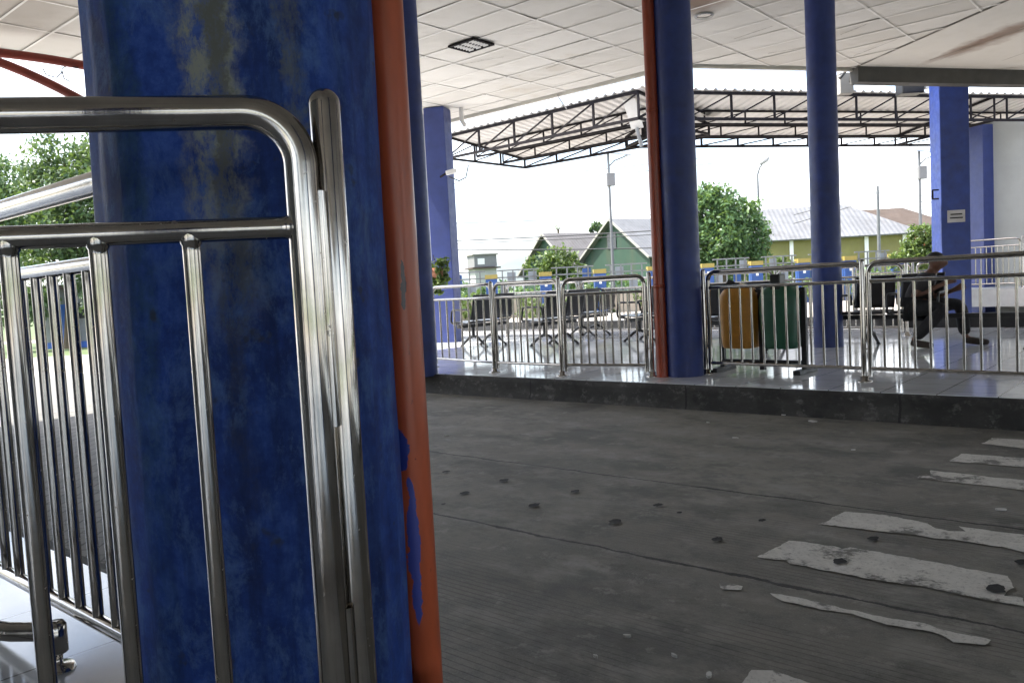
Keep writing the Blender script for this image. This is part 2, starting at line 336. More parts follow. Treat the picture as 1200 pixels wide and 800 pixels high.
def kerb_edge(x0, x1, y, z0, z1, sgn, n=90):                    # rough cast kerb face
    mb = MB(); rows = []
    for j in range(5):
        t = j/4
        for i in range(n+1):
            x = x0+(x1-x0)*i/n
            yy = y + sgn*(0.012*math.sin(x*1.7+j)*.4 + random.uniform(-.006, .006) + (.02*(1-t) if j < 1 else 0))
            zz = z0+(z1-z0)*t + (random.uniform(-.004, .0) if j == 4 else 0)
            rows.append((x, yy, zz))
    fs = [(j*(n+1)+i, j*(n+1)+i+1, (j+1)*(n+1)+i+1, (j+1)*(n+1)+i) for j in range(4) for i in range(n)]
    top = len(rows); rows += [(x0+(x1-x0)*i/n, y-sgn*.16, z1+.001) for i in range(n+1)]
    fs += [(4*(n+1)+i, 4*(n+1)+i+1, top+i+1, top+i) for i in range(n)]
    mb.add(rows, fs, 0, True); return mb
plat = [(-15.5, 6.62), (24, 6.62), (24, 13.9), (-15.5, 13.9)]
mb = MB(); mb.prism(plat, -.02, .22); struct(mb.build('platform_floor', M['tile']))
mb = MB(); mb.box((4, 13.98, .26), (39, .16, .30)); struct(mb.build('black_kerb', M['black']))
mb = MB(); mb.prism([(-2.9, 14.06), (24, 14.06), (24, 34), (9, 34)], -.02, .26); struct(mb.build('rear_floor', M['tile']))
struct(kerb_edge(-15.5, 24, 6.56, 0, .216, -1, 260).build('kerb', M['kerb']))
mb = MB(); mb.prism([(-16, -9), (24, -9), (24, 1.0), (-16, 1.0)], -.02, .38); struct(mb.build('waiting_platform', M['tile_near']))
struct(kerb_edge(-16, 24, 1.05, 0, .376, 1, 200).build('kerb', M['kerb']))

# zebra stripes with flaked edges
def px_sheet(pts, z, step=.05, jit=.007):
    w = [G(x, y, z) for x, y in pts]; out = []
    from mathutils import noise as mn
    for i in range(len(w)):
        a, b = w[i], w[(i+1) % len(w)]; n = max(1, int((b-a).length/step))
        for k in range(n):
            p = a.lerp(b, k/n); d1 = mn.noise(p*9)*2.2+mn.noise(p*31)*1.3; d2 = mn.noise(p*9+Vector((7, 3, 1)))*2.2+mn.noise(p*31+Vector((7, 3, 1)))*1.3
            out.append((p.x+d1*jit+random.uniform(-jit, jit)*.3, p.y+d2*jit+random.uniform(-jit, jit)*.3, z))
    return out
def ext(pts, i0, i1, L):                                        # carry a stripe that leaves the frame on along the road
    return pts
stripes = [
 [(1150.5, 519.5), (1162.5, 513), (1200, 515), (1275, 519), (1275, 535), (1200, 525)],
 [(1112, 540), (1128, 531), (1200, 536.6), (1290, 543.5), (1290, 560), (1200, 547)],
 [(1073, 559.5), (1077, 557), (1091, 557), (1089, 550.4), (1200, 562.4), (1300, 573), (1300, 590), (1200, 573.5)],
 [(960, 613.5), (970, 611), (976, 606), (990, 599), (1040, 603), (1086, 612.5), (1098, 619), (1112, 622), (1130, 622), (1122, 616), (1200, 626), (1310, 641), (1310, 670), (1200, 647), (1176, 640), (1080, 627.5)],
 [(886.5, 652), (905, 644), (924, 633), (944, 635), (981, 639.5), (986, 643), (996, 641), (1050, 650), (1179, 674), (1188, 688), (1176, 697), (1200, 700), (1200, 710), (1074, 686), (1060, 684), (990, 672), (924, 659), (922, 655)],
 [(903, 693.5), (939, 699.5), (960, 705), (993, 714.5), (1038, 722), (1074, 728), (1104, 737), (1159.5, 749), (1155, 755), (1119, 752), (1104, 743), (1065, 735.5), (1026, 726.5), (990, 717.5), (948, 710), (915, 704)],
 [(843, 683), (848, 681.5), (873, 686), (870, 690.5), (846, 689.6)],
 [(868, 801), (885, 785), (906, 784.4), (930, 792.5), (948, 799), (1010, 818), (1000, 835), (900, 826)]]
mb = MB()
for k, sp in enumerate(stripes):
    w = px_sheet(sp, .0045, .018, .0055); mb.add(w, [tuple(range(len(w)))[::-1]])
struct(mb.build('crosswalk_marking', M['mark']))
mb = MB()
for (x, y, s) in [(523, 552, .05), (544, 577, .055), (591, 562, .055), (626, 591, .06), (674, 575, .05), (721, 610, .06), (771, 591, .055), (840, 631, .05), (1023, 630, .045), (984, 657, .055), (1168, 689, .07), (893, 609, .035), (1198, 658, .05), (520, 590, .025), (796, 600, .03)]:
    p = G(x, y, .009); n = 14; a0 = random.random()*6
    s *= .72; ring = [(p.x+s*.62*(1+random.uniform(-.25, .25))*math.cos(2*math.pi*k/n), p.y+s*.9*(1+random.uniform(-.25, .25))*math.sin(2*math.pi*k/n), .009) for k in range(n)]
    mb.add(ring, [tuple(range(n))])
paint('pit', (.010, .010, .010), .95, .4, 40); struct(mb.build('road_pits', M['pit']))
for k, (x, y, s) in enumerate([(863, 482, .045), (920, 486, .04), (952.5, 493.5, .05), (862, 513, .03), (1000, 527, .02), (1174, 597, .03), (830, 495, .025), (523, 510, .03), (735, 745, .018), (790, 768, .014), (831, 791, .02), (698, 769, .012)]):
    p = G(x, y, .006); mb = MB(); n = 7; a = random.random()*3
    ring = [(s*random.uniform(.6, 1)*math.cos(2*math.pi*j/n), s*.45*random.uniform(.6, 1)*math.sin(2*math.pi*j/n)) for j in range(n)]
    mb.prism(ring, 0, .008); o = mb.build('litter_scrap', M['debris']); o.location = (p.x, p.y, .004); o.rotation_euler = (0, 0, a)
    tag(o, 'tiny pale scrap of litter lying on the dark concrete road', 'litter', 'litter scraps on the road')

# ------------------------------------------------------------------ ceiling
ZC = 4.6; XL = -11.95; KX = -6.6; KY = 11.95
KE = Vector((KX, KY, 0)) + DR*24
slab = [(XL, -14), (20, -14), (20, KE.y), (KE.x, KE.y), (KX, KY), (XL, KY)]
S0 = Vector((-5.12, 14.91, 0)); SD = Vector((.80, -.60, 0)).normalized(); SN = Vector((SD.y, -SD.x, 0))   # seam between tile grid and smooth soffit
if SN.x < 0: SN = -SN
mb = MB(); mb.prism(slab, ZC+.03, ZC+.30); ceil = struct(mb.build('ceiling', M['slab']))
bm = bmesh.new(); TX, TY = 1.05, .61
x = XL+.02
while x < 14:
    y = -8.0
    while y < 30:
        if (x+TX)*0 == 0:
            dz = [random.gauss(0, .0025) for _ in range(4)]; sag = random.gauss(0, .004)
            pts = [(x+.003, y+.003), (x+TX-.003, y+.003), (x+TX-.003, y+TY-.003), (x+.003, y+TY-.003)]
            vs = [bm.verts.new((p[0], p[1], ZC-.0+dz[i])) for i, p in enumerate(pts)]; c = bm.verts.new((x+TX/2, y+TY/2, ZC-.004+sag))
            for i in range(4): bm.faces.new((vs[(i+1) % 4], vs[i], c))
        y += TY
    x += TX
def cut(bm, co, no):
    g = bm.verts[:]+bm.edges[:]+bm.faces[:]; bmesh.ops.bisect_plane(bm, geom=g, plane_co=co, plane_no=no, clear_outer=True)
def clip_left(bm):
    cut(bm, S0+Vector((0, 0, ZC)), SN)
    # outside: above KY while left of the kink line
    return bm
def clip_edges(bm):
    # keep points inside slab: split by the kink: remove faces whose centre is outside after bisecting along both edges
    for co, no in ((Vector((KX, KY-.06, 0)), Vector((0, 1, 0))), (Vector((KX, KY, 0))+NR*.06, -NR)):
        g = bm.verts[:]+bm.edges[:]+bm.faces[:]; bmesh.ops.bisect_plane(bm, geom=g, plane_co=co, plane_no=no)
    dl = []
    for f in bm.faces:
        c = f.calc_center_median(); inl = c.y < KY-.06; inr = (Vector((c.x, c.y, 0))-Vector((KX, KY, 0))-NR*.06).dot(NR) > 0
        if not (inl or inr): dl.append(f)
    bmesh.ops.delete(bm, geom=dl, context='FACES')
clip_left(bm); clip_edges(bm)
def bm_obj(bm, name, mat, parent=None):
    me = bpy.data.meshes.new(name); bm.to_mesh(me); bm.free(); me.materials.append(mat); o = bpy.data.objects.new(name, me); C.objects.link(o); o.parent = parent; return o
bm_obj(bm, 'ceiling_panels', M['ceil'], ceil)
bm = bmesh.new()
def bm_strip(bm, p, q, w, z):
    p, q = Vector(p), Vector(q); d = (q-p).normalized(); s = Vector((-d.y, d.x, 0))*w/2; n = max(1, int((q-p).length/1.2)); prev = None
    for i in range(n+1):
        c = p.lerp(q, i/n); a = bm.verts.new((c.x+s.x, c.y+s.y, z+random.gauss(0, .0012))); b = bm.verts.new((c.x-s.x, c.y-s.y, z+random.gauss(0, .0012)))
        if prev: bm.faces.new((prev[0], a, b, prev[1]))
        prev = (a, b)
x = XL+.02
while x < 14: bm_strip(bm, (x, -8, 0), (x, 30, 0), .026, ZC-.014); x += TX
y = -8.0
while y < 30: bm_strip(bm, (XL, y, 0), (14, y, 0), .026, ZC-.018); y += TY
clip_left(bm); clip_edges(bm); bm_obj(bm, 'ceiling_grid', M['tbar'], ceil)
# smooth soffit to the right of the seam
mb = MB(); A0 = S0+SN*.02
E1 = Vector((KX, KY, 0))+NR*.06
def lin(p, d, p2, d2):
    k = d.x*d2.y-d.y*d2.x; t = ((p2.x-p.x)*d2.y-(p2.y-p.y)*d2.x)/k; return p+d*t
I0 = lin(A0, SD, E1, DR); far = E1+DR*23.8
sofp = [I0, A0+SD*22, Vector((19.8, A0.y-13, 0)), Vector((19.8, far.y, 0)), far]
mb.add([(p.x, p.y, ZC-.006) for p in sofp], [tuple(range(len(sofp)))[::-1]])
sof = mb.build('ceiling_soffit', M['ceil'], ceil)
mb = MB()
def seam(p, q, w, z=ZC-.012):
    p, q = Vector((*p[:2], 0)), Vector((*q[:2], 0)); d = (q-p).normalized(); s = Vector((-d.y, d.x, 0)); n = 24; vs = []
    for i in range(n+1):
        c = p.lerp(q, i/n); ww = w*random.uniform(.3, 1.2)/2; vs += [(c.x+s.x*ww, c.y+s.y*ww, z), (c.x-s.x*ww, c.y-s.y*ww, z)]
    mb.add(vs, [(2*i, 2*i+1, 2*i+3, 2*i+2) for i in range(n)])
seam(A0, A0+SD*9, .035)
s1 = G(1089, 70, ZC); s2 = G(1200, 33, ZC); dd = (s2-s1).normalized(); seam(s1, s1+dd*5, .03)
for k in range(1, 6):
    b = S0+SN*(1.25*k); seam(lin(b, SD, E1, DR)+SD*.6, b+SD*6, .012)
seam(G(1000, 92, ZC), G(1128, 88, ZC), .02); seam(G(1028, 90, ZC), G(1200, 78, ZC), .02)
for (x0, y0, x1, y1) in ((860, 45, 905, 30), (900, 62, 960, 52), (985, 40, 1015, 28), (1000, 65, 1070, 38), (540, 75, 590, 66), (560, 95, 610, 88), (640, 80, 690, 62)):
    seam(G(x0, y0, ZC), G(x1, y1, ZC), .014)
mb.build('ceiling_cracks', M['seam'], ceil)
mb = MB(); q0 = I0-NR*.02; q1 = I0+DR*18; mb.bar(Vector((q0.x, q0.y, ZC-.13)), Vector((q1.x, q1.y, ZC-.13)), .22, .27); paint('recess', (.07, .067, .062), .9, .2, 2); mb.build('recess_shade_bar', M['recess'], ceil)  # dark bar standing in for the shaded recess under the ceiling edge
# fascia boards round the edge
mb = MB()
mb.bar((XL-.03, -14, ZC+.12), (XL-.03, KY, ZC+.12), .06, .34); mb.bar((XL-.06, KY+.03, ZC+.12), (KX, KY+.03, ZC+.12), .06, .34)
mb.bar(Vector((KX, KY+.03, ZC+.12)), Vector((KX, KY, ZC+.12))+DR*24-NR*.03, .06, .34)
mb.bar((XL-.09, KY+.09, ZC+.03), (KX, KY+.09, ZC+.03), .04, .10); mb.bar(Vector((KX, KY+.09, ZC+.03)), Vector((KX, KY, ZC+.03))+DR*24-NR*.09, .04, .10)
mb.build('fascia', M['fascia'], ceil)
# louvre light set in the ceiling
lc = G(552, 51, ZC); t = thing('ceiling_light', 'square louvred light panel recessed in the white tiled ceiling', 'light', (lc.x, lc.y, ZC-.03))
mb = MB(); w, d2 = .46, .40
for sx in (-1, 1): mb.box((sx*w/2, 0, 0), (.03, d2+.03, .03)); mb.box((0, sx*d2/2, 0), (w, .03, .03))
mb.build('frame', M['darksteel'], t); mb = MB(); mb.box((0, 0, .014), (w-.03, d2-.03, .006)); mb.build('backing', M['black'], t)
for i in range(3):
    for k in range(6): mb = MB(); mb.box((-w/2+.09+i*.14, -d2/2+.055+k*.058, -.004), (.09, .007, .026), rot=Matrix.Rotation(.7, 3, 'X')); mb.build('louvre_blade', M['white'], t)
lc = G(825, 17, ZC); t = thing('downlight', 'small round downlight in the stained ceiling beside the middle column', 'light', (lc.x, lc.y, ZC-.03))
MB().lathe([(.10, 0), (.12, -.004), (.13, .012)], 20).build('trim', M['grey'], t); MB().lathe([(.0, .012), (.1, .011)], 20).build('lens', M['glassdark'], t)

# ------------------------------------------------------------------ columns
def round_column(loc, r, z0, z1, mat, label, pipe=None, flute=False):
    t = thing('column', label, 'column', (loc[0], loc[1], z0), 0, 'blue columns of the shelter')
    seg = 64 if flute else 32; H = z1-z0; mb = MB(); prof = [(r, 0), (r, H*.12), (r, H*.35), (r, H*.6), (r, H)]
    if flute:
        nz = 28; vs = []
        for j in range(nz+1):
            for k in range(seg):
                a = 2*math.pi*k/seg; rr = r + .0035*math.sin(a*9+j*.15) + .003*math.sin(a*23+1)+.002*math.sin(j*1.1+a*3)
                vs.append((rr*math.cos(a), rr*math.sin(a), H*j/nz))
        mb.add(vs, [(j*seg+k, j*seg+(k+1) % seg, (j+1)*seg+(k+1) % seg, (j+1)*seg+k) for j in range(nz) for k in range(seg)], 0, True)
    else: mb.lathe(prof, seg)
    mb.build('shaft', M[mat], t)
    if pipe:
        dx, dy, pr, pm, lb = pipe
        p = MB().tube([(0, 0, .01), (0, 0, H)], pr, 28).build('drain_pipe', M[pm], t); p.location = (dx, dy, 0); p['label'] = lb
        mb = MB()
        for zz in (.9, 2.6): mb.lathe([(pr, zz), (pr+.004, zz+.002), (pr+.004, zz+.03), (pr, zz+.032)], 28)
        if r < .25: mb.build('pipe_clip', M[pm], p)
    return t
dcam = np.array([.750, -.661])                         # from the near pipe towards the camera
perp = np.array([dcam[1], -dcam[0]])
def onpipe(lat, z): v = dcam*.040+perp*lat; return (v[0], v[1], z)
m_pipe('pipe_near', [(onpipe(.022, .82), (.05, .014, .05), (.03, .05, .26)), (onpipe(.004, .60), (.03, .009, .17), (.05, .07, .32)), (onpipe(-.006, 1.17), (.03, .005, .055), (.05, .03, .035))], (.42, .085, .030))
m_pipe('pipe_far', [], (.27, .046, .018))
round_column((-1.49, .917), .272, .02, ZC+.03, 'bigcol', 'massive weathered blue round column close behind the steel guard rail', (.157, .262, .0405, 'pipe_near', 'orange painted drain pipe with flaking blue patches'), True)
pc = G(797, 441, .22); round_column((pc.x, pc.y+.1), .185, .2, ZC+.03, 'colblue', 'blue round column with rusty red drain pipe at the kerb railing', (-.185*.755*1.12, -.185*.656*1.12-.03, .058, 'pipe_far', 'rusty red drain pipe'))
dc = D(480, 200, 9.5)
round_column((dc.x, dc.y), .19, .2, ZC+.03, 'colblue', 'dark navy column just right of the orange drain pipe')
fx = D(967, 250, 10.35); round_column((fx.x, fx.y), .178, .2, ZC+.03, 'colblue', 'tall round blue column behind the green litter bin')
def sq_column(loc, w, z0, z1, rz, mat, label):
    t = thing('column', label, 'column', (loc[0], loc[1], z0), rz, 'blue columns of the shelter'); mb = MB(); mb.box((0, 0, (z1-z0)/2), (w, w, z1-z0)); mb.build('shaft', M[mat], t, .01)
    return t
ec = D(516, 200, 15.4); colE = sq_column((ec.x, ec.y), .40, .2, ZC-.02, R(25), 'colblue2', 'square blue column at the far left corner of the ceiling')
gc = D(1113, 200, 15.1); colG = sq_column((gc.x, gc.y), .50, .2, ZC-.02, R(33), 'colblue', 'square blue column with small grey notice behind the seated person')
# grey notice on column G
fd = (Vector((EYE[0], EYE[1], 0))-Vector((gc.x, gc.y, 0))).normalized()
nm = MB(); nm.box((0, 0, 0), (.30, .012, .22), 0); nm.box((0, -.008, .035), (.2, .004, .022), 1); nm.box((0, -.008, -.03), (.22, .004, .022), 1)
sp = nm.build('notice', [M['grey'], M['darksteel']]); tag(sp, 'small grey notice plate with two dark lines on square blue column', 'notice')
ang = R(33); nx = Vector((math.sin(ang), -math.cos(ang), 0)); ny = Vector((math.cos(ang), math.sin(ang), 0))
face = None
for cand in (nx, ny, -nx, -ny):
    pass
sgn = D(1123, 253, 14.8)
for (x_, y_, lb) in ((3.2, .75, 'added unseen blue round column at the near platform edge, right of the camera'), (8.2, .75, 'second added unseen blue round column along the near platform edge'), (2.4, 7.1, 'added unseen blue round column at the far kerb beyond the right edge'), (8.4, 7.1, 'added unseen blue round column at the far kerb, farther right'), (2.6, -4.6, 'added unseen blue round column behind the camera near the added wall'), (-.6, -4.4, 'added unseen blue round column behind the camera at the end of the added wall')):
    round_column((x_, y_), .25, .2, ZC+.03, 'colblue', lb)  # out-of-view columns added to shade the scene and stripe the steel reflections
# ------------------------------------------------------------------ far walls
wl = D(1128, 300, 20.5); wr = D(1330, 300, 17.5)
def wall(p, q, z0, z1, th, mat, label):
    mb = MB(); p, q = Vector(p), Vector(q); L = (q-p).length; mb.box((L/2, th/2, (z1-z0)/2), (L, th, z1-z0)); o = mb.build('wall', M[mat]); o.location = (p.x, p.y, z0); o.rotation_euler = (0, 0, math.atan2(q.y-p.y, q.x-p.x)); return tag(o, label, 'wall')
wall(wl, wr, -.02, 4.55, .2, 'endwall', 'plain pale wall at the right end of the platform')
hd = D(1154, 250, 20.0); sq_column((hd.x, hd.y), .44, -.02, 4.5, R(52), 'colblue2', 'bright blue pilaster standing against the pale end wall')
w1 = D(499, 250, 15.9); w0 = D(420, 250, 17.0); wall(w0, w1, .2, ZC, .2, 'wallwhite', 'narrow strip of pale wall between the navy and the square blue columns')
wall((-1.2, -5.2, 0), (-16, -5.2, 0), .38, ZC, .2, 'fencegrey', 'added grey wall behind the camera, out of view, shading the near platform')  # unseen wall added to darken the near column and the steel reflections
# raised floor in front of the end wall
ra = D(1128, 300, 18.9); rb = D(1330, 300, 16.0); rc = D(1330, 300, 17.4); rd = D(1128, 300, 20.4)
mb = MB(); mb.prism([(p.x, p.y) for p in (ra, rb, rc, rd)], .2, .60); struct(mb.build('raised_floor', M['grey']))

# ------------------------------------------------------------------ railings
def tubes(L, H, r, mr, br, nb, seg, mid, bot, rad=.085, foot=.05):
    return dict()
bal_cache = {}
def railing(p0, p1, floor, H, label, group, r=.021, mr=.016, br=.0115, nb=11, seg=10, mid=.155, bot=.115, rad=.085, posts=(True, False), pr=.023, gap=.055, lowend=.045, plain=False, postH=.015):
    p0, p1 = Vector((*p0[:2], floor)), Vector((*p1[:2], floor)); L = (p1-p0).length
    t = thing('railing', label, 'railing', p0, math.atan2(p1.y-p0.y, p1.x-p0.x), group)
    a, b = (gap if posts[0] else 0.), (L-gap if posts[1] else L-.0)
    MB().tube(rounded([(a, 0, lowend), (a, 0, H-r), (b, 0, H-r), (b, 0, lowend)], rad, 10), r, seg).build('frame', M['steel'], t)
    MB().tube([(a, 0, H-r-mid), (b, 0, H-r-mid)], mr, seg, caps=False).build('middle_rail', M['steel'], t)
    MB().tube([(a, 0, bot), (b, 0, bot)], mr*1.05, seg, caps=False).build('bottom_rail', M['steel'], t)
    o = MB().tube([(0, 0, bot), (0, 0, H-r-mid)], br, max(8, seg-2), caps=False).build('baluster', M['steel'], t)
    for k in range(nb):
        x = a+(b-a)*(k+1)/(nb+1)
        if k == 0: o.location = (x, 0, 0)
        else: share('baluster', o, t, (x, 0, 0))
    for i, f in enumerate(posts):
        if not f: continue
        x = 0 if i == 0 else L
        ps = MB().lathe([(pr, 0), (pr, H+postH-pr)] + [(pr*math.cos(u), H+postH-pr+pr*math.sin(u)) for u in (.3, .6, .9, 1.2, 1.5)], seg+4).build('post', M['steel'], t); ps.location = (x, 0, 0)
        MB().lathe([(.065, 0), (.065, .008), (pr+.012, .014), (pr+.010, .05), (pr, .052)], seg+6).build('base_flange', M['steel'], ps)
        if not plain:
            for zz in (.28, H-.28): MB().tube([(x, 0, zz), (x+(gap if i == 0 else -gap), 0, zz)], .008, 6).build('hinge', M['steel'], t)
    return t
# near guard rail beside the camera
zt = 1.42
nA = G(0, 136, zt); nB = G(358, 131, zt); nd = (nB-nA); nd.z = 0; nd.normalize(); st = nA-nd*.62
HN = zt-.38+.0243; LN = (nB-st).length-.011
t = thing('railing', 'large stainless guard rail close up, rounded corner, in front of the weathered blue column', 'railing', (st.x, st.y, .38), math.atan2(nd.y, nd.x))
RN = .0243
MB().tube(rounded([(0, 0, .05), (0, 0, HN-RN), (LN, 0, HN-RN), (LN, 0, .05)], .070, 16), [RN]*36 if False else RN*.93, 36).build('frame', M['steel'], t)
MB().tube([(0, 0, 1.267-.38), (LN-.031, 0, 1.267-.38), (LN-.0255, 0, 1.267-.38), (LN-.0225, 0, 1.267-.38), (LN-.018, 0, 1.267-.38), (LN, 0, 1.267-.38)], [.0152, .0152, .0155, .0172, .0182, .0182], 28, caps=False).build('middle_rail', M['steel'], t)
MB().tube([(0, 0, .10), (LN, 0, .10)], .0152, 28, caps=False).build('bottom_rail', M['steel'], t)
zb_ = 1.267-.38
bal = MB().tube([(0, 0, .10), (0, 0, zb_-.026), (0, 0, zb_-.0195), (0, 0, zb_-.0165), (0, 0, zb_-.012), (0, 0, zb_)], [.0116, .0116, .0119, .0136, .0146, .0146], 24, caps=False).build('baluster', M['steel'], t)
def along(px, py, z): 
    g = G(px, py, z); return None
# bar places: intersect the pixel ray with the rail's vertical plane
def on_rail(px, py):
    d = Vector(ray(px, py)); e = Vector(EYE); nrm = Vector((-nd.y, nd.x, 0)); k = (st-e).dot(nrm)/d.dot(nrm); return ((e+d*k)-st).dot(nd)
xs = [on_rail(10, 296), on_rail(115, 292), on_rail(224, 286)]
xs = [xs[0]-(xs[1]-xs[0])*2, xs[0]-(xs[1]-xs[0])] + xs
for k, x in enumerate(xs):
    if k == 0: bal.location = (x, 0, 0)
    else: share('baluster', bal, t, (x, 0, 0))
PRN = .0215; px_ = LN+.0225+PRN-.009
ps = MB().lathe([(PRN, 0), (PRN, HN+.012-PRN)] + [(PRN*math.cos(u), HN+.012-PRN+PRN*math.sin(u)) for u in (.25, .5, .75, 1., 1.25, 1.5)], 36).build('post', M['steel'], t); ps.location = (px_, .024, 0)
MB().lathe([(.07, 0), (.07, .008), (PRN+.012, .014), (PRN+.010, .05), (PRN, .052)], 28).build('base_flange', M['steel'], ps)
for zz in (HN-.13, .36): MB().tube([(px_-.012, -.001, zz-.32), (px_-.012, -.001, zz)], .0075, 14).build('hinge', M['steel'], t)
# second near rail along the platform edge
railing((-1.55, .70), (-3.75, .70), .38, 1.06, 'stainless railing along the near platform edge, left of the weathered blue column', None, 0.0235, .016, .0115, 22, 24, .155, .12, posts=(False, True), pr=.022)
# low bar on a stub foot
fp = G(70, 783, .38); t = thing('floor_bar', 'low stainless bar on a short stub foot at the bottom left', 'bar', (fp.x, fp.y, .38), 0)
d = -Vector((RT[0], RT[1], 0)).normalized()+Vector((HF[0], HF[1], 0))*.05
MB().tube([(0, 0, .085), (d.x*.1, d.y*.1, .087), (d.x*.2, d.y*.2, .10), (d.x*.5, d.y*.5, .12)], .021, 20).build('rail', M['steel'], t)
MB().lathe([(.0, .108), (.016, .108), (.0215, .10), (.0215, .04), (.016, .036), (.009, .034), (.009, .012), (.03, .010), (.034, .0)], 24).build('foot', M['steel'], t)
# railings at the far kerb, left to right
grp = 'railings along the far kerb'
A = [G(509, 430, .22), G(580, 436, .22), G(659, 440, .22), G(765, 441, .22), G(828, 438, .22), G(1013, 447, .22)]
q6 = A[5] + (A[5]-A[4]).normalized()*1.95
railing(A[0], A[1], .22, 1.03, 'leftmost kerb railing panel, narrow, beside the navy column', grp, nb=7, posts=(True, False))
railing(A[1], A[2], .22, 1.03, 'second kerb railing panel from the left, between two posts', grp, nb=9)
railing(A[2], A[3], .22, 1.03, 'kerb railing panel ending at the rusty red drain pipe', grp, nb=9, posts=(True, True))
railing(A[4], A[5], .22, 1.03, 'kerb railing panel in front of the yellow and green bins', grp, nb=12)
railing(A[5], q6, .22, 1.03, 'kerb railing panel in front of the seated person', grp, nb=14, posts=(True, True))
q7 = q6+(q6-A[5])
railing(q6, q7, .22, 1.03, 'kerb railing panel at the far right of the row', grp, nb=14, posts=(False, True))
mb = MB(); mb.tube([A[4]+Vector((-.02, .0, .86)), A[4]+Vector((-.21, -.02, .86))], .02, 10); o = mb.build('rail_bracket', M['steel']); o.parent = None
tag(o, 'short steel bracket joining kerb railing to blue column', 'bracket')
# back railings of the platform
bx = [-10.9, -9.0, -7.1, -5.25, -3.35]
names = ['back railing panel behind the left benches', 'back railing panel left of the middle column', 'back railing panel half hidden by the middle column', 'back railing panel seen above the litter bins']
for k in range(4): railing((bx[k]+.04, 12.35), (bx[k+1], 12.35), .22, 1.03, names[k], 'railings at the back of the platform', nb=13, seg=8, posts=(k == 0, True), plain=True)
b0 = Vector((-4.0, 14.6, 0))
for k, lb in enumerate(('back railing panel behind the round blue column', 'back railing panel behind the seated person')):
    railing(D(1000+75*k, 330, 16.0), D(1070+75*k*.6, 330, 16.0), .22, 1.05, lb, 'railings at the back of the platform', nb=8, seg=8, posts=(k == 0, True), plain=True)
g0 = D(1131, 320, 18.7); g1 = D(1199, 320, 17.9); railing(g0, g1, .60, 1.12, 'railing on the raised floor in front of the pale end wall', None, nb=9, seg=8, posts=(False, True), plain=True)

# ------------------------------------------------------------------ benches
def make_bench(n=3, pitch=.56, beam=None):
    t = thing('bench', '', 'bench'); W = n*pitch; b_ = beam or (-W/2-.05, W/2+.05)
    mb = MB(); mb.box(((b_[0]+b_[1])/2, .02, .36), (b_[1]-b_[0], .075, .055)); mb.build('beam', M['black'], t, .006)
    seat = MB(); w = pitch*.44; rows = [(-.22, .405), (-.215, .43), (-.19, .445), (-.05, .43), (.12, .415), (.2, .43), (.215, .445)]
    vs = [(s*w, y, z) for y, z in rows for s in (-1, -.9, .9, 1)]
    fs = [(i*4+k, i*4+k+1, i*4+5+k, i*4+4+k) for i in range(len(rows)-1) for k in range(3)]; seat.add(vs, fs, 0, True)
    s0 = seat.build('seat', M['blackmesh'], t); sm = s0.modifiers.new('thick', 'SOLIDIFY'); sm.thickness = .014
    bk = MB(); rows = [(.215, .47), (.235, .52), (.27, .66), (.30, .80), (.315, .86), (.335, .875)]; vs = [(s*w, y, z) for y, z in rows for s in (-1, -.85, .85, 1)]; bk.add(vs, fs[:15], 0, True)
    k0 = bk.build('backrest', M['blackmesh'], t); sm = k0.modifiers.new('thick', 'SOLIDIFY'); sm.thickness = .014
    for i in range(n):
        x = (i-(n-1)/2)*pitch
        if i == 0: s0.location = k0.location = (x, 0, 0)
        else: share('seat', s0, t, (x, 0, 0)); share('backrest', k0, t, (x, 0, 0))
    a0 = MB().tube(rounded([(0, .24, .50), (0, .22, .64), (0, -.16, .64), (0, -.20, .42), (0, .05, .38)], .05, 5), .016, 8).build('armrest', M['blackmesh'], t)
    for i in range(n+1):
        x = (i-n/2)*pitch
        if i == 0: a0.location = (x, 0, 0)
        else: share('armrest', a0, t, (x, 0, 0))
    l = MB(); l.tube([(0, .02, .34), (0, .02, .16)], .028, 10); l.tube([(0, .02, .19), (0, -.08, .155), (0, -.22, .05), (0, -.27, .02)], [.026, .024, .02, .018], 8); l.tube([(0, .02, .19), (0, .12, .155), (0, .26, .05), (0, .31, .02)], [.026, .024, .02, .018], 8)
    for y in (-.27, .31): l.lathe([(.028, 0), (.028, .012), (.012, .02), (.0, .03)], 10, (0, y, 0))
    l0 = l.build('leg', M['black'], t); l0.location = (-W/2+.30, 0, 0); share('leg', l0, t, ((W/2-.30) if not beam else (b_[0]+.3 if b_[0] < -W/2-.2 else b_[1]-.3), 0, 0))
    return t
BG = 'waiting benches on the platform'
bench0 = make_bench()
tag(bench0, 'black steel waiting bench behind the two litter bins', 'bench', BG); bench0.location = (-4.75, 9.85, .22); bench0.rotation_euler = (0, 0, math.pi)
o = copy_tree(bench0); o.location = (-.25, 10.2, .22); o.rotation_euler = (0, 0, 0); tag(o, 'black steel waiting bench at the right edge beyond the seated person', 'bench', BG)
o = make_bench(2, .56, (-.6, 1.75)); _p = G(1072, 406, .22); o.location = (_p.x-.27, _p.y+.06, .22); tag(o, 'black steel waiting bench with long bare beam on which the person sits', 'bench', BG)
b2 = None
for (px, d, lb) in ((548, 13.7, 'two seat black bench at the far left behind the leftmost railing panel'), (632, 13.0, 'two seat black bench behind the second railing panel from the left'), (676, 14.9, 'two seat black bench farther back behind the red pipe railing panel'), (744, 12.9, 'two seat black bench directly left of the rusty red drain pipe')):
    if b2 is None: b2 = o = make_bench(2, .54)
    else: o = copy_tree(b2)
    p = D(px, 340, d); o.location = (p.x, p.y+.3, .22); o.rotation_euler = (0, 0, -math.pi/2); tag(o, lb, 'bench', BG)

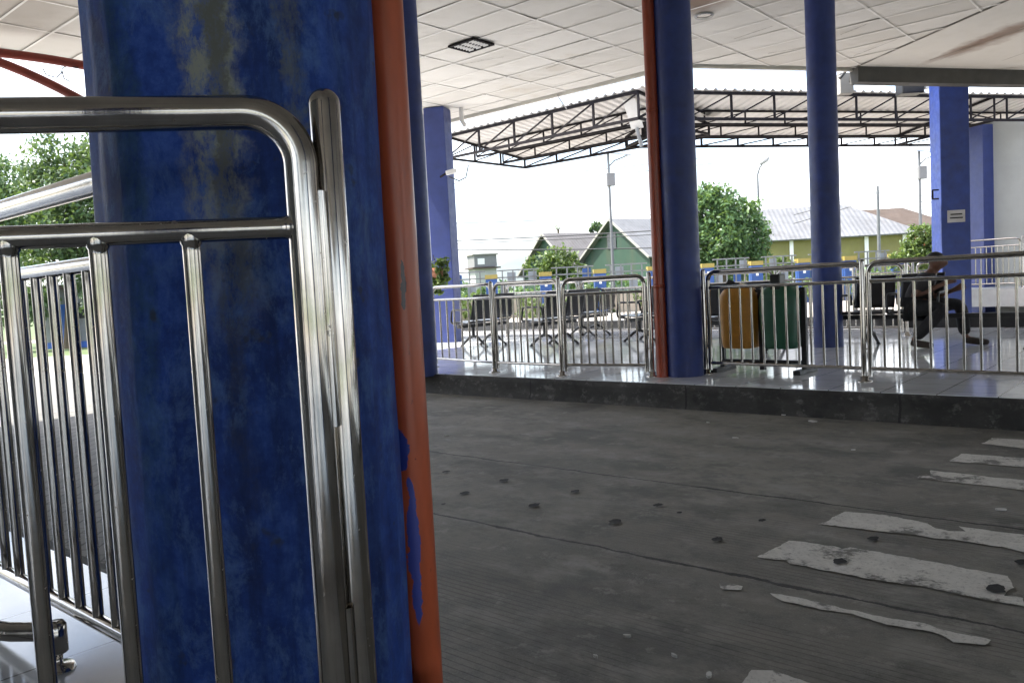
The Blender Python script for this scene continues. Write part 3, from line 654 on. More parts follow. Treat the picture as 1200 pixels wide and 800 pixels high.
# ------------------------------------------------------------------ litter bins on their stand
b0 = G(848, 434, .22); b1 = G(944, 437, .22); bd = (b1-b0); bl = bd.length; rz = math.atan2(bd.y, bd.x)
t = thing('bin_stand', 'black metal stand on flat feet carrying two litter bins', 'stand', b0, rz)
for x in (0, bl*.5, bl):
    mb = MB(); mb.box((x, 0, .42), (.05, .05, .80)); mb.build('upright', M['black'], t, .004)
for x in (0, bl): mb = MB(); mb.box((x, 0, .022), (.07, .42, .044)); mb.build('foot', M['black'], t, .004)
mb = MB(); mb.box((bl/2, 0, .10), (bl-.05, .04, .04)); mb.build('crossbar', M['black'], t)
mb = MB(); mb.box((bl/2, .0, .80), (bl-.05, .03, .03)); mb.build('crossbar', M['black'], t)
def make_bin(mat, x, label):
    o = thing('litter_bin', label, 'bin', b0 + Matrix.Rotation(rz, 3, 'Z') @ Vector((x, -.02, .24)), rz, 'litter bins on the stand')
    def half(z):                       # half width of the barrel at a height
        H = .64
        if z < .44: return .165+.03*(z/.44)**.7
        u = (z-.44)/(H-.44); return .195*math.sqrt(max(0., 1-u**2.3))+.0
    zs = [0, .015, .06, .15, .25, .35, .44, .48, .52, .55, .58, .605, .62, .632, .639]; mb = MB(); seg = 28; vs = []
    for z in zs:
        h = max(.02, half(z)); dd = min(.155, h*.85)
        if z == 0: h -= .012; dd -= .012
        for k in range(seg):
            a = 2*math.pi*k/seg; c, s = math.cos(a), math.sin(a); vs.append((h*abs(c)**.6*(1 if c > 0 else -1), dd*abs(s)**.6*(1 if s > 0 else -1), z))
    mb.add(vs, [(i*seg+k, i*seg+(k+1) % seg, (i+1)*seg+(k+1) % seg, (i+1)*seg+k) for i in range(len(zs)-1) for k in range(seg)], 0, True)
    mb.add(vs[-seg:], [tuple(range(seg))]); mb.add(vs[:seg], [tuple(range(seg))[::-1]]); mb.build('body', M[mat], o)
    MB().lathe([(.19, .46), (.198, .462), (.198, .468), (.19, .47)], 28).build('seam_rim', M[mat], o).scale = (1.0, .82, 1)
    return o
yb = make_bin('yellowbin', bl*.25, 'yellow brown litter bin with domed top behind the kerb railing')
mb = MB(); mb.add([(-.13, -.10, .60), (.02, -.115, .56), (.06, -.06, .62), (-.10, -.02, .69)], [(0, 1, 2, 3)]); f = mb.build('flap', M['black'], yb); f.modifiers.new('t', 'SOLIDIFY').thickness = .02
gb = make_bin('greenbin', bl*.75, 'dark green litter bin with pale outlined emblem on its front')
mb = MB(); mb.box((0, -.06, .63), (.10, .14, .17)); mb.build('flap', M['black'], gb, .012)
mb = MB(); yy = -.139
def ol(pts, w=.006):
    for i in range(len(pts)-1): mb.bar((pts[i][0], yy, pts[i][1]), (pts[i+1][0], yy, pts[i+1][1]), .006, w)
ol([(-.12+p[0], .17+p[1]) for p in [(.0, .02), (.02, .0), (.12, .0), (.14, .02), (.14, .14), (.12, .16), (.02, .16), (0, .14), (0, .02)]])
ol([(-.05+.026*math.cos(a), .29+.026*math.sin(a)) for a in np.linspace(0, 6.283, 11)]); ol([(-.05, .262), (-.05, .215), (-.075, .185)]); ol([(-.05, .215), (-.025, .185)]); ol([(-.085, .245), (-.05, .25), (-.015, .235)])
ol([(-.12, .355), (.06, .355)], .004); ol([(-.12, .145), (.08, .145)], .005); ol([(-.11, .125), (.02, .125)], .005)
mb.build('emblem', M['emblem'], gb)

# ------------------------------------------------------------------ person
def skin_mesh(name, nodes, edges, mat, parent, sub=2, root=0):
    me = bpy.data.meshes.new(name); me.from_pydata([n[0] for n in nodes], edges, []); o = bpy.data.objects.new(name, me); C.objects.link(o)
    o.modifiers.new('skin', 'SKIN').use_smooth_shade = True
    for i, n in enumerate(nodes):
        r = n[1]; me.skin_vertices[0].data[i].radius = (r, r) if not isinstance(r, tuple) else r; me.skin_vertices[0].data[i].use_root = (i == root)
    s = o.modifiers.new('sub', 'SUBSURF'); s.levels = s.render_levels = sub
    dg = bpy.context.evaluated_depsgraph_get(); dg.update(); me2 = bpy.data.meshes.new_from_object(o.evaluated_get(dg)); me2.name = name
    o.modifiers.clear(); o.data = me2; me2.materials.clear(); me2.materials.append(M[mat]); me2.polygons.foreach_set('use_smooth', [True]*len(me2.polygons)); o.parent = parent; return o
pp = G(1072, 406, .22)
person = thing('person', 'person in dark clothes sitting hunched on black bench, forearm raised', 'person', (pp.x, pp.y, .22), R(14)-math.pi/2); person.scale = (1.08, 1.08, .99)
J = dict(pel=(0, 0, .50), sp=(0, .05, .64), ch=(0, .13, .78), nk=(0, .185, .895), hd=(0, .205, .935), h2=(0, .235, .995), h3=(0, .235, 1.06),
         shR=(.17, .13, .815), elR=(.235, .02, .62), wrR=(.16, .28, .745), haR=(.145, .35, .775), shL=(-.17, .13, .815), elL=(-.25, .18, .58), wrL=(-.10, .38, .66), haL=(-.07, .44, .69),
         hiR=(.10, .03, .475), knR=(.20, .30, .475), anR=(.21, -.02, .085), toR=(.26, .16, .035), hiL=(-.10, .03, .475), knL=(-.11, .46, .50), anL=(-.10, .50, .085), toL=(-.08, .70, .035))
def graph(items, links):
    ks = [k for k, _ in items]; return [(J[k], r) for k, r in items], [(ks.index(a), ks.index(b)) for a, b in links]
items = [('pel', .125), ('sp', .115), ('ch', .125), ('nk', .055), ('hd', .06), ('h2', .098), ('h3', .086), ('shR', .062), ('elR', .042), ('wrR', .027), ('haR', .034), ('shL', .062), ('elL', .042), ('wrL', .027), ('haL', .034),
         ('hiR', .09), ('knR', .062), ('anR', .036), ('toR', .034), ('hiL', .09), ('knL', .062), ('anL', .036), ('toL', .034)]
links = [('pel', 'sp'), ('sp', 'ch'), ('ch', 'nk'), ('nk', 'hd'), ('hd', 'h2'), ('h2', 'h3'), ('ch', 'shR'), ('shR', 'elR'), ('elR', 'wrR'), ('wrR', 'haR'), ('ch', 'shL'), ('shL', 'elL'), ('elL', 'wrL'), ('wrL', 'haL'), ('pel', 'hiR'), ('hiR', 'knR'), ('knR', 'anR'), ('anR', 'toR'), ('pel', 'hiL'), ('hiL', 'knL'), ('knL', 'anL'), ('anL', 'toL')]
for sd, b, fw in (('R', 'haR', Vector((-.1, .8, .35))), ('L', 'haL', Vector((.15, .8, .25)))):
    fw.normalize(); sx = Vector((0, .35, -.93)).normalized()
    for k in range(4):
        base = Vector(J[b])+sx*(k-1.5)*.019+fw*.035; tip = base+fw*(.04, .045, .042, .034)[k]-Vector((sx.y*0+.012*(1 if sd == 'R' else -1), 0, .0)); J[f'f{sd}{k}a'] = tuple(base); J[f'f{sd}{k}b'] = tuple(tip)
        items += [(f'f{sd}{k}a', .0095), (f'f{sd}{k}b', .0075)]; links += [(b, f'f{sd}{k}a'), (f'f{sd}{k}a', f'f{sd}{k}b')]
    th = Vector(J[b])-sx*.03+fw*.012; J[f't{sd}'] = tuple(th); J[f't{sd}2'] = tuple(th+fw*.035-sx*.012); items += [(f't{sd}', .011), (f't{sd}2', .008)]; links += [(b, f't{sd}'), (f't{sd}', f't{sd}2')]
# nose and ears
J['no'] = (0, .345, .985); items.append(('no', .013)); links.append(('h2', 'no'))
for s, k in ((1, 'eR'), (-1, 'eL')): J[k] = (s*.10, .225, .99); items.append((k, .018)); links.append(('h2', k))
skin_mesh('body', *graph(items, links), 'skin', person, 1)
it = [('pel', .145), ('sp', .14), ('ch', .148), ('shR', .082), ('shL', .082)]; J['mR'] = tuple(Vector(J['shR']).lerp(Vector(J['elR']), .78)); J['mL'] = tuple(Vector(J['shL']).lerp(Vector(J['elL']), .78)); J['nb'] = tuple(Vector(J['ch']).lerp(Vector(J['nk']), .75))
it += [('mR', .066), ('mL', .066), ('nb', .075)]
skin_mesh('shirt', *graph(it, [('pel', 'sp'), ('sp', 'ch'), ('ch', 'shR'), ('ch', 'shL'), ('shR', 'mR'), ('shL', 'mL'), ('ch', 'nb')]), 'shirt', person, 2)
for s in 'RL': J['a'+s] = tuple(Vector(J['kn'+s]).lerp(Vector(J['an'+s]), .93))
it = [('pel', .15), ('hiR', .112), ('knR', .082), ('aR', .064), ('hiL', .112), ('knL', .082), ('aL', .064)]
skin_mesh('trousers', *graph(it, [('pel', 'hiR'), ('hiR', 'knR'), ('knR', 'aR'), ('pel', 'hiL'), ('hiL', 'knL'), ('knL', 'aL')]), 'trousers', person, 2)
mb = MB(); vs = []; seg = 16
for j in range(7):
    u = j/6*1.45
    for k in range(seg):
        a = 2*math.pi*k/seg; vs.append((.088*math.sin(u)*math.cos(a), .094*math.sin(u)*math.sin(a)-.012*math.sin(u), .088*math.cos(u)))
mb.add(vs, [(j*seg+k, (j+1)*seg+k, (j+1)*seg+(k+1) % seg, j*seg+(k+1) % seg) for j in range(6) for k in range(seg)], 0, True)
h = mb.build('hair', M['hair'], person); h.location = (0, .222, 1.035); h.scale = (1.15, 1.15, 1.15); h.rotation_euler = (R(24), 0, 0)
for s in 'RL':
    a_, t_ = Vector(J['an'+s]), Vector(J['to'+s]); J['s0'] = tuple(a_+(a_-t_)*.12-Vector((0, 0, .02))); J['s1'] = tuple(a_.lerp(t_, .55)-Vector((0, 0, .01))); J['s2'] = tuple(t_+(t_-a_)*.15+Vector((0, 0, .004)))
    skin_mesh('shoe', *graph([('s0', .046), ('s1', .048), ('s2', .036)], [('s0', 's1'), ('s1', 's2')]), 'sandal', person, 2)

# ------------------------------------------------------------------ steel canopy beyond the platform
def truss_mb(A, B, zb, h, n, w=.036):
    A, B = Vector((A[0], A[1], zb)), Vector((B[0], B[1], zb)); up = Vector((0, 0, h)); mb = MB()
    mb.bar(A, B, w*1.2); mb.bar(A+up, B+up, w*1.25)
    for i in range(n+1):
        p = A.lerp(B, i/n); mb.bar(p+Vector((0, 0, w*.5)), p+up-Vector((0, 0, w*.5)), w*.9)
        if i < n:
            q_ = A.lerp(B, (i+1)/n); mb.bar(p+Vector((0, 0, w*.4)), q_+up-Vector((0, 0, w*.4)), w*.62)
    return mb
def canopy(A, B, nrm, W, zb, h0, h1, ends, label, n):
    t = thing('canopy', label, 'canopy', (0, 0, 0)); A, B = Vector((*A[:2], 0)), Vector((*B[:2], 0)); nrm = Vector((*nrm[:2], 0)).normalized()
    fr = [0, .36, .70, 1.]
    for k, f in enumerate(fr):
        hh = h0+(h1-h0)*f; o = nrm*W*f
        truss_mb(A+o, B+o, zb+(0 if k in (0, 3) else (hh-h1*.9)*.6), hh if k in (0, 3) else hh-(hh-h1*.9)*.6, n, (.046, .034, .034, .046)[k]).build('truss', M['darksteel'], t)
    for e in ends:
        P = A.lerp(B, e); mb = MB(); lo = P+Vector((0, 0, zb)); lo2 = P+nrm*W+Vector((0, 0, zb)); mb.bar(lo, lo2, .05); mb.bar(lo+Vector((0, 0, h0)), lo2+Vector((0, 0, h1)), .05)
        for i in range(4):
            a = lo.lerp(lo2, i/3); ha = h0+(h1-h0)*i/3; mb.bar(a+Vector((0, 0, .03)), a+Vector((0, 0, ha)), .04)
            if i < 3: b = lo.lerp(lo2, (i+1)/3); mb.bar(a+Vector((0, 0, .02)), b+Vector((0, 0, h0+(h1-h0)*(i+1)/3)), .028)
        mb.build('cross_truss', M['darksteel'], t)
    # trapezoid roof sheet
    d = (B-A); L = d.length; d.normalize(); mb = MB(); vs = []; s = -.12; prof = []
    while s < L+.12:
        prof += [(s, 0), (s+.035, .035), (s+.075, .035), (s+.11, 0)]; s += .22
    for f in (-.03, 1.03):
        for (ss, zz) in prof:
            p = A+d*ss+nrm*W*f; vs.append((p.x, p.y, zb+h0+(h1-h0)*f+.035+zz))
    m = len(prof); mb.add(vs, [(i, i+1, m+i+1, m+i) for i in range(m-1)]); o = mb.build('roof_sheet', M['sheet_under'], t); o.modifiers.new('t', 'SOLIDIFY').thickness = .004
    return t
ZB = 4.40
canopy((-14.25, 14.35), (-8.75, 14.25), (0, 1), 2.95, ZB, .52, .22, (0., 1.), 'left wing of the dark steel truss canopy under corrugated roofing', 5)
ca = G(806, 139.5, ZB); cb = ca+DR*17.0
canopy(ca, cb, -NR, 3.15, ZB, .52, .22, (0., .45), 'right wing of the dark steel truss canopy with corrugated sheet roof', 17)
t = thing('gutter_board', 'pale slanting gutter board between the two canopy wings', 'gutter', (0, 0, 0))
MB().bar(D(737, 116, 16.6), D(747, 150, 17.2), .26, .03).build('board', M['white'], t); MB().tube([D(746, 150, 17.15), D(752, 172, 17.2)], .04, 8).build('spout', M['grey'], t)
# posts carrying the canopy are the blue columns; two slim ties to the fascia
for a, b, lb in ((D(653, 112, 14.6), D(664, 128, 17.3), 'thin stay rod between ceiling edge and left canopy wing'),):
    tag(MB().tube([a, b], .012, 6).build('stay_rod', M['grey']), lb, 'rod')

# bits fixed to the building
p = D(540, 122, 15.4); t = thing('conduit', 'bent white conduit hanging from the left ceiling edge', 'conduit', p); MB().tube(rounded([(.0, 0, 0), (0, 0, -.3), (.06, .03, -.42)], .06, 4), .04, 8).build('pipe', M['white'], t)
mb = MB(); mb.tube([(0, 0, 0.02), (.5, .05, .14)], .015, 6); mb.build('cable', M['wire'], t)
p = D(523, 203, 15.0); t = thing('security_camera', 'small security camera on the square blue column', 'camera', p, YAW)
MB().tube([(-.12, .1, -.05), (0, 0, 0), (.06, 0, .02)], .02, 8).build('bracket', M['darksteel'], t); mb = MB(); mb.box((.09, 0, .02), (.2, .09, .08), rot=Matrix.Rotation(-.2, 3, 'Y')); mb.build('housing', M['white'], t, .015)
MB().tube([D(526, 207, 15.0)-p+Vector((0, 0, 0)), D(538, 212, 15.)-p, D(546, 208, 15.)-p, D(549, 193, 15.)-p], .012, 6).build('cable', M['wire'], t).matrix_parent_inverse = Matrix.Rotation(-YAW, 4, 'Z')
p = D(1066, 103, 15.6); t = thing('floodlight', 'dark box floodlight under the right ceiling edge', 'light', p, R(41)); mb = MB(); mb.box((0, 0, 0), (.42, .3, .26)); mb.build('housing', M['black'], t, .02); mb = MB(); mb.box((.27, -.1, .02), (.07, .12, .16)); mb.build('bracket', M['white'], t)
mb = MB(); mb.box((0, 0, .22), (.05, .05, .26)); mb.build('hanger', M['darksteel'], t)
p = D(998, 76, 14.6); t = thing('hanging_bracket', 'dark jointed bracket hanging from the ceiling seam beside the round column', 'bracket', p)
MB().tube([(0, 0, .05), D(1001, 72, 14.6)-p, D(984, 92, 14.6)-p], .03, 8).build('arm', M['black'], t); MB().tube([D(998, 74, 14.6)-p, D(996, 96, 14.6)-p, D(1004, 95, 14.6)-p], .022, 8).build('strut', M['black'], t)
mb = MB(); mb.box(D(990, 99, 14.9)-p, (.24, .2, .36), rz=YAW); mb.build('duct', M['slab'], t)
p = D(1096, 228, 14.9); t = thing('wall_bracket', 'small square metal bracket on the left side of the square column', 'bracket', p, YAW); mb = MB()
for a, b in (((-.05, 0, -.08), (-.05, 0, .08)), ((-.05, 0, .08), (.06, 0, .08)), ((-.05, 0, -.08), (.06, 0, -.08))): mb.bar(a, b, .025)
mb.build('loop', M['darksteel'], t)
# notice position on the face of column G that looks right
s3 = [Vector((math.cos(R(33)+k*math.pi/2), math.sin(R(33)+k*math.pi/2), 0)) for k in range(4)]
tocam = Vector((-gc.x, -gc.y, 0)).normalized(); s3.sort(key=lambda v: -v.dot(tocam)); vis = s3[:2]; rt = Vector(R0); vis.sort(key=lambda v: v.dot(rt)); nr = vis[1]
sp.location = (gc.x+nr.x*.262, gc.y+nr.y*.262, D(1123, 253, 14.85).z); sp.rotation_euler = (0, 0, math.atan2(nr.y, nr.x)+math.pi/2)
# red arched pipes under the left edge of the ceiling
def arc_pipe(pts, label):
    P = [D(x, y, d) for x, y, d in pts]; out = []
    for i in range(13):
        t_ = i/12; a, b, c = P; out.append(a*(1-t_)**2+b*2*t_*(1-t_)+c*t_**2)
    tag(MB().tube(out, .055, 12).build('arched_pipe', M['rustpaint']), label, 'pipe', 'arched pipes beside the ceiling edge')
arc_pipe([(-60, 58, 9.6), (40, 62, 10.2), (160, 90, 10.6)], 'upper rust red arched pipe below the left ceiling edge')
arc_pipe([(-60, 57, 9.4), (30, 72, 10.0), (175, 165, 10.4)], 'lower rust red arched pipe curving down behind the big column')
mb = MB(); mb.tube([D(50, 80, 10.3), D(54, 88, 10.3), D(66, 91, 10.3), D(72, 86, 10.3), D(73, 80, 10.3), D(80, 77, 10.3), D(92, 80, 10.3)], .008, 6); mb.tube([D(73, 84, 10.3), D(75, 92, 10.3), D(82, 96, 10.3)], .008, 6)
tag(mb.build('loose_wire', M['wire']), 'loose dark wires dangling from the left ceiling edge', 'wire')

# ------------------------------------------------------------------ vegetation
def leaves(centres, n, size, mat, name, parent, seedv=0, flat=.35):
    r = np.random.default_rng(seedv); vs = []; fs = []; tot = sum(c[1]**2 for c in centres)
    for (c, rad) in centres:
        k = int(n*rad**2/tot); sub = max(4, int(k/22)); dirs = r.normal(size=(sub, 3)); dirs /= np.linalg.norm(dirs, axis=1)[:, None]
        sc = np.array(c)+dirs*rad*(r.uniform(.55, 1.08, (sub, 1)))*np.array([1, 1, .85])
        idx = r.integers(0, sub, k); pos = sc[idx]+r.normal(size=(k, 3))*rad*.14
        u = r.normal(size=(k, 3)); u /= np.linalg.norm(u, axis=1)[:, None]; w = r.normal(size=(k, 3)); w[:, 2] *= flat; w -= (w*u).sum(1)[:, None]*u; w /= np.linalg.norm(w, axis=1)[:, None]
        s = size*r.uniform(.6, 1.3, (k, 1)); a = u*s; b = w*s*.5
        quad = np.stack([pos-a, pos-b*1.0, pos+a, pos+b], 1).reshape(-1, 3); o = len(vs); vs.extend(map(tuple, quad)); fs.extend([(o+4*i, o+4*i+1, o+4*i+2, o+4*i+3) for i in range(k)])
    me = bpy.data.meshes.new(name); me.from_pydata(vs, [], fs); me.materials.append(M[mat]); o = bpy.data.objects.new(name, me); C.objects.link(o); o.parent = parent; return o
def tree(base, blobs, n, size, mat, label, trunk=.16, seedv=1, name='tree', cat='tree', group=None):
    t = thing(name, label, cat, base, 0, group); B = Vector(base)
    cs = [(tuple(Vector(b[0])-B), b[1]) for b in blobs]; top = sum((Vector(c[0]) for c in cs), Vector())/len(cs); mb = MB(); fork = Vector((top.x*.3, top.y*.3, top.z*.5))
    mb.tube([(0, 0, -.05), fork*.5+Vector((.05, 0, 0)), fork], [trunk, trunk*.8, trunk*.65], 8)
    for c in cs: mb.tube([fork, fork.lerp(Vector(c[0]), .5)+Vector((0, 0, -.1)), Vector(c[0])], [trunk*.5, trunk*.32, trunk*.12], 6)
    mb.build('trunk', M['bark'], t); leaves(cs, n, size, mat, 'crown', t, seedv); return t
def blob(lst): return [(D(x, y, d), r) for x, y, d, r in lst]
def gp(x, d):  # ground point under a pixel column at a depth
    p = D(x, 330, d); return (p.x, p.y, -.02)
tree(gp(848, 38), blob([(840, 245, 38, 1.15), (866, 250, 38.5, 1.1), (820, 250, 38, 1.0), (845, 275, 37.5, 1.3), (875, 280, 38, 1.1), (820, 285, 38, 1.1), (850, 300, 37.5, 1.1), (880, 300, 38, .8), (828, 228, 38.3, .7), (885, 268, 38, .7), (812, 235, 38.3, .6)]), 15000, .115, 'leaf', 'broad green tree between the middle column and the grey roofed warehouse', .2, 3)
tree(gp(655, 48), blob([(630, 312, 48, .7), (655, 305, 48, 1.0), (672, 312, 48, .7), (645, 322, 48, .9), (670, 325, 48, .8)]), 3500, .13, 'leaf_light', 'bright green bush in front of the left green house', .08, 5, 'bush', 'bush')
tree(gp(1082, 30), blob([(1080, 275, 30, .45), (1072, 290, 30, .5), (1090, 288, 30, .5), (1062, 300, 30, .5), (1080, 305, 30, .6), (1056, 312, 30, .45), (1092, 306, 30, .5)]), 4200, .085, 'leaf_light', 'light green young tree left of the square blue column', .06, 6)
tree(gp(701, 80), blob([(700, 264, 80, .6), (697, 268, 80, .5), (705, 268, 80, .5)]), 900, .16, 'leaf_dark', 'small dark tree above the ridge of the green houses', .1, 7)
tree(gp(925, 36), blob([(915, 310, 36, .45), (905, 318, 36, .5), (930, 318, 36, .4)]), 1500, .09, 'leaf_light', 'pale green bush at the foot of the broad tree', .05, 8, 'bush', 'bush')
# left side trees
tree(gp(75, 26), blob([(75, 190, 26, 1.1), (100, 200, 26, 1.1), (60, 225, 26, 1.1), (95, 240, 25.5, 1.2), (125, 215, 26, 1.2), (70, 265, 25.5, 1.1), (110, 275, 26, 1.2), (55, 205, 26.3, .7), (60, 300, 26, 1.0), (100, 310, 26, 1.0), (140, 260, 26, 1.3)]), 17000, .085, 'leaf_dark', 'tall dark green tree left of the big column', .2, 9)
tree(gp(10, 28), blob([(5, 210, 28, .9), (25, 225, 28, .9), (-20, 215, 28, 1.1), (0, 245, 27.5, 1.0), (35, 255, 27.5, .8), (-25, 250, 28, 1.1), (15, 285, 27.5, 1.0), (-20, 290, 28, 1.1), (40, 300, 27.8, .8)]), 13000, .085, 'leaf', 'lighter green tree at the left edge of the picture', .18, 10)
# palms behind the houses
def palm(x, d, z, label, sd):
    r = random.Random(sd); b = gp(x, d); t = thing('palm_tree', label, 'palm tree', b); MB().tube([(0, 0, 0), (.1, 0, z*.5), (0, 0, z)], [.16, .13, .11], 8).build('trunk', M['bark'], t); mb = MB()
    for k in range(15):
        a = 2*math.pi*k/15+r.random()*.3; el = r.uniform(-.1, 1.1); L = r.uniform(1.5, 2.1); prev = None; pts = []
        for i in range(7):
            s = i/6; pts.append(Vector((math.cos(a)*L*s*math.cos(el*.6), math.sin(a)*L*s*math.cos(el*.6), z+L*s*math.sin(el)-.75*s*s*L)))
        sd_ = Vector((-math.sin(a), math.cos(a), 0))
        for i in range(6):
            for sg in (-1, 1):
                for q_ in (0, .5):
                    p = pts[i].lerp(pts[i+1], q_); dv = (pts[i+1]-pts[i]).normalized(); l = .34*(1-.6*i/6); e_ = p+sd_*sg*l*.8+dv*l*.6-Vector((0, 0, l*.35)); w = dv*.03; mb.add([p-w, p+w, e_], [(0, 1, 2)])
    mb.build('fronds', M['palm'], t)
palm(657, 80, D(657, 268, 80).z, 'small palm showing above the left green house roof', 2)
# hanging plant on the wall strip
p = D(512, 318, 14.6); t = thing('hanging_plant', 'bushy green plant in a pot hung beside the square blue column', 'plant', (p.x, p.y, p.z)); leaves([((0, 0, .08), .2), ((.05, 0, -.15), .17), ((-.02, 0, -.3), .12)], 700, .055, 'leaf_light', 'foliage', t, 12); MB().lathe([(.0, -.12), (.09, -.12), (.13, .06), (.12, .06)], 14).build('pot', M['pot'], t)
MB().tube([(0, 0, .05), (-.16, .08, .3)], .008, 6).build('hook', M['darksteel'], t)

# ------------------------------------------------------------------ boundary fence
FD = 33.0
def fpt(x, d=FD): p = D(x, 330, d); return Vector((p.x, p.y, 0))
pil = [450, 513, 576, 639.5, 703, 766, 829, 886, 941, 995, 1050, 1106]
fz = math.atan2(R0[1], R0[0])
for k, x in enumerate(pil):
    lbl = {450: 'fence pillar farthest left behind the navy column', 513: 'fence pillar behind the square blue column', 576: 'blue fence pillar with yellow cap below the water tower house', 639.5: 'blue fence pillar with yellow cap in front of the bright bush', 703: 'blue fence pillar with yellow cap beside the solar street lamp', 766: 'blue fence pillar behind the middle column', 829: 'blue fence pillar under the broad tree, right of the middle column', 886: 'blue fence pillar seen above the green litter bin', 941: 'blue fence pillar left of the tall round column', 995: 'blue fence pillar in front of the lime warehouse wall', 1050: 'blue fence pillar left of the light green young tree', 1106: 'blue fence pillar behind the square column'}[x]
    t = thing('fence_pillar', lbl, 'pillar', fpt(x), fz, 'blue and yellow fence pillars'); mb = MB(); mb.box((0, 0, .78), (.46, .40, 1.6)); mb.build('body', M['fenceblue'], t); mb = MB(); mb.box((0, 0, 1.67), (.5, .44, .17)); mb.build('cap', M['fenceyellow'], t)
    mb = MB(); mb.box((0, -.206, 1.30), (.10, .01, .26)); mb.build('mark', M['white'], t)
for k in range(len(pil)-1):
    p, q_ = fpt(pil[k]+7), fpt(pil[k+1]-7); L = (q_-p).length
    t = thing('fence_panel', 'grey steel fence panel over low cream wall between two blue pillars', 'fence', p, fz, 'fence panels between the blue pillars')
    mb = MB(); mb.box((L/2, 0, .40), (L, .18, .84)); mb.build('low_wall', M['creamwall'], t)
    mb = MB()
    for z in (.9, 1.35, 1.62, 1.9): mb.box((L/2, 0, z), (L, .05, .05))
    for i in range(4): mb.box((L*(i+.5)/4, 0, 1.4), (.05, .05, 1.0))
    mb.build('frame', M['galv'], t)
    for i in range(4):
        if (i+k) % 3 != 1: mb = MB(); mb.box((L*(i+.5)/4+L/8*((-1)**i)*.3, .03, 1.6 if i % 2 else 1.12), (L/4*.8, .02, .45)); mb.build('infill_board', M['fencegrey'] if (k*3+i) % 4 else M['fenceblue'], t)
# ragged planting along the inside of the fence
cs = []
r_ = random.Random(4)
for i in range(46):
    x = 520+r_.uniform(0, 560); p = D(x, 330, 31.5+r_.uniform(-.6, 2.4)); cs.append(((p.x, p.y, r_.uniform(.2, .75)), r_.uniform(.3, .55)))
o = leaves(cs, 9000, .085, 'leaf_light', 'hedge_planting', None, 21); struct(o, 'stuff'); tag(o, 'ragged light green planting along the boundary fence', 'planting')
cs = []
for i in range(40):
    x = 520+r_.uniform(0, 560); p = D(x, 330, 37+r_.uniform(0, 8)); cs.append(((p.x, p.y, r_.uniform(.3, 1.1)), r_.uniform(.5, 1.0)))
o = leaves(cs, 8000, .12, 'leaf', 'scrub', None, 22); struct(o, 'stuff'); tag(o, 'green scrub growing beyond the boundary fence', 'scrub')

# ------------------------------------------------------------------ houses beyond
def house(apx, apy, d, ang, W, L, eave, label, wm, rm, hip=False, name='house', ridge=None, ov=.45, wins=0, cat='house', gab=None):
    """apx,apy,d: ridge end nearest; ang: heading of the ridge relative to the picture plane; W gable width"""
    a = D(apx, apy, d); zr = a.z if ridge is None else ridge; rz = YAW+ang; t = thing(name, label, cat, (a.x, a.y, -.02), rz)
    h = W/2; mb = MB()
    mb.add([(0, -h, 0), (0, h, 0), (L, h, 0), (L, -h, 0), (0, -h, eave), (0, h, eave), (L, h, eave), (L, -h, eave), (0, 0, zr), (L, 0, zr)], [(0, 1, 5, 8, 4), (3, 7, 6, 2) if hip else (3, 7, 9, 6, 2), (0, 4, 7, 3), (1, 2, 6, 5)]); mb.build('wall', M[wm], t)
    sl = (zr-eave)/h; mb = MB(); e = h+ov; ze = eave-sl*ov; hl = h*.8 if hip else -ov
    mb.add([(-ov, 0, zr+.06), (L+ov if not hip else L-hl, 0, zr+.06), (L+ov, -e, ze+.06), (-ov, -e, ze+.06), (L+ov, e, ze+.06), (-ov, e, ze+.06)], [(0, 3, 2, 1), (0, 1, 4, 5)] + ([(1, 2, 4)] if hip else [])); o = mb.build('roof', M[rm], t); o.modifiers.new('t', 'SOLIDIFY').thickness = .08
    mb = MB(); mb.bar((-ov, -e, ze+.03), (-ov, 0, zr+.03), .06, .16); mb.bar((-ov, e, ze+.03), (-ov, 0, zr+.03), .06, .16); mb.build('bargeboard', M['slab'], t)
    for k in range(wins):
        w = MB(); x = L*(k+.5)/wins; w.box((x, -h-.02, eave*.6), (.9, .06, 1.)); f = w.build('window', M['white'], t); w = MB(); w.box((x, -h-.055, eave*.6), (.74, .02, .84)); w.build('pane', M['glassdark'], f)
    return t
hA = house(719, 257, 60, R(28), 8.2, 13, 3.1, 'large green corrugated house with light grey gable roof', 'greenwall', 'roofsheet')
mb = MB(); mb.box((-.03, .3, 4.3), (.05, 1.1, 1.2)); mb.build('vent', M['glassdark'], hA)
hB = house(640, 274, 66, R(30), 7.6, 9, 2.4, 'smaller green house with brownish grey roof left of the large one', 'greenwall', 'roofsheet2')
mb = MB(); mb.box((-.03, -.4, 3.3), (.05, 1.0, 1.0)); mb.build('vent', M['glassdark'], hB)
wh = house(880, 247, 54, R(-7), 7.5, 8.9, 3.45, 'long lime walled warehouse with wide grey sheet roof', 'limewall', 'roofsheet', True, 'warehouse', cat='warehouse')
for x in (1.7, 3.9, 6.1, 8.3): mb = MB(); mb.box((x, -3.80, 1.65), (.22, .12, 3.3)); mb.build('pilaster', M['white'], wh)
hO = house(1003, 247, 68, R(-3), 7, 6.6, 4.2, 'orange house with brown tiled hip roof beside the warehouse', 'orangewall', 'rooftile', True, wins=3)
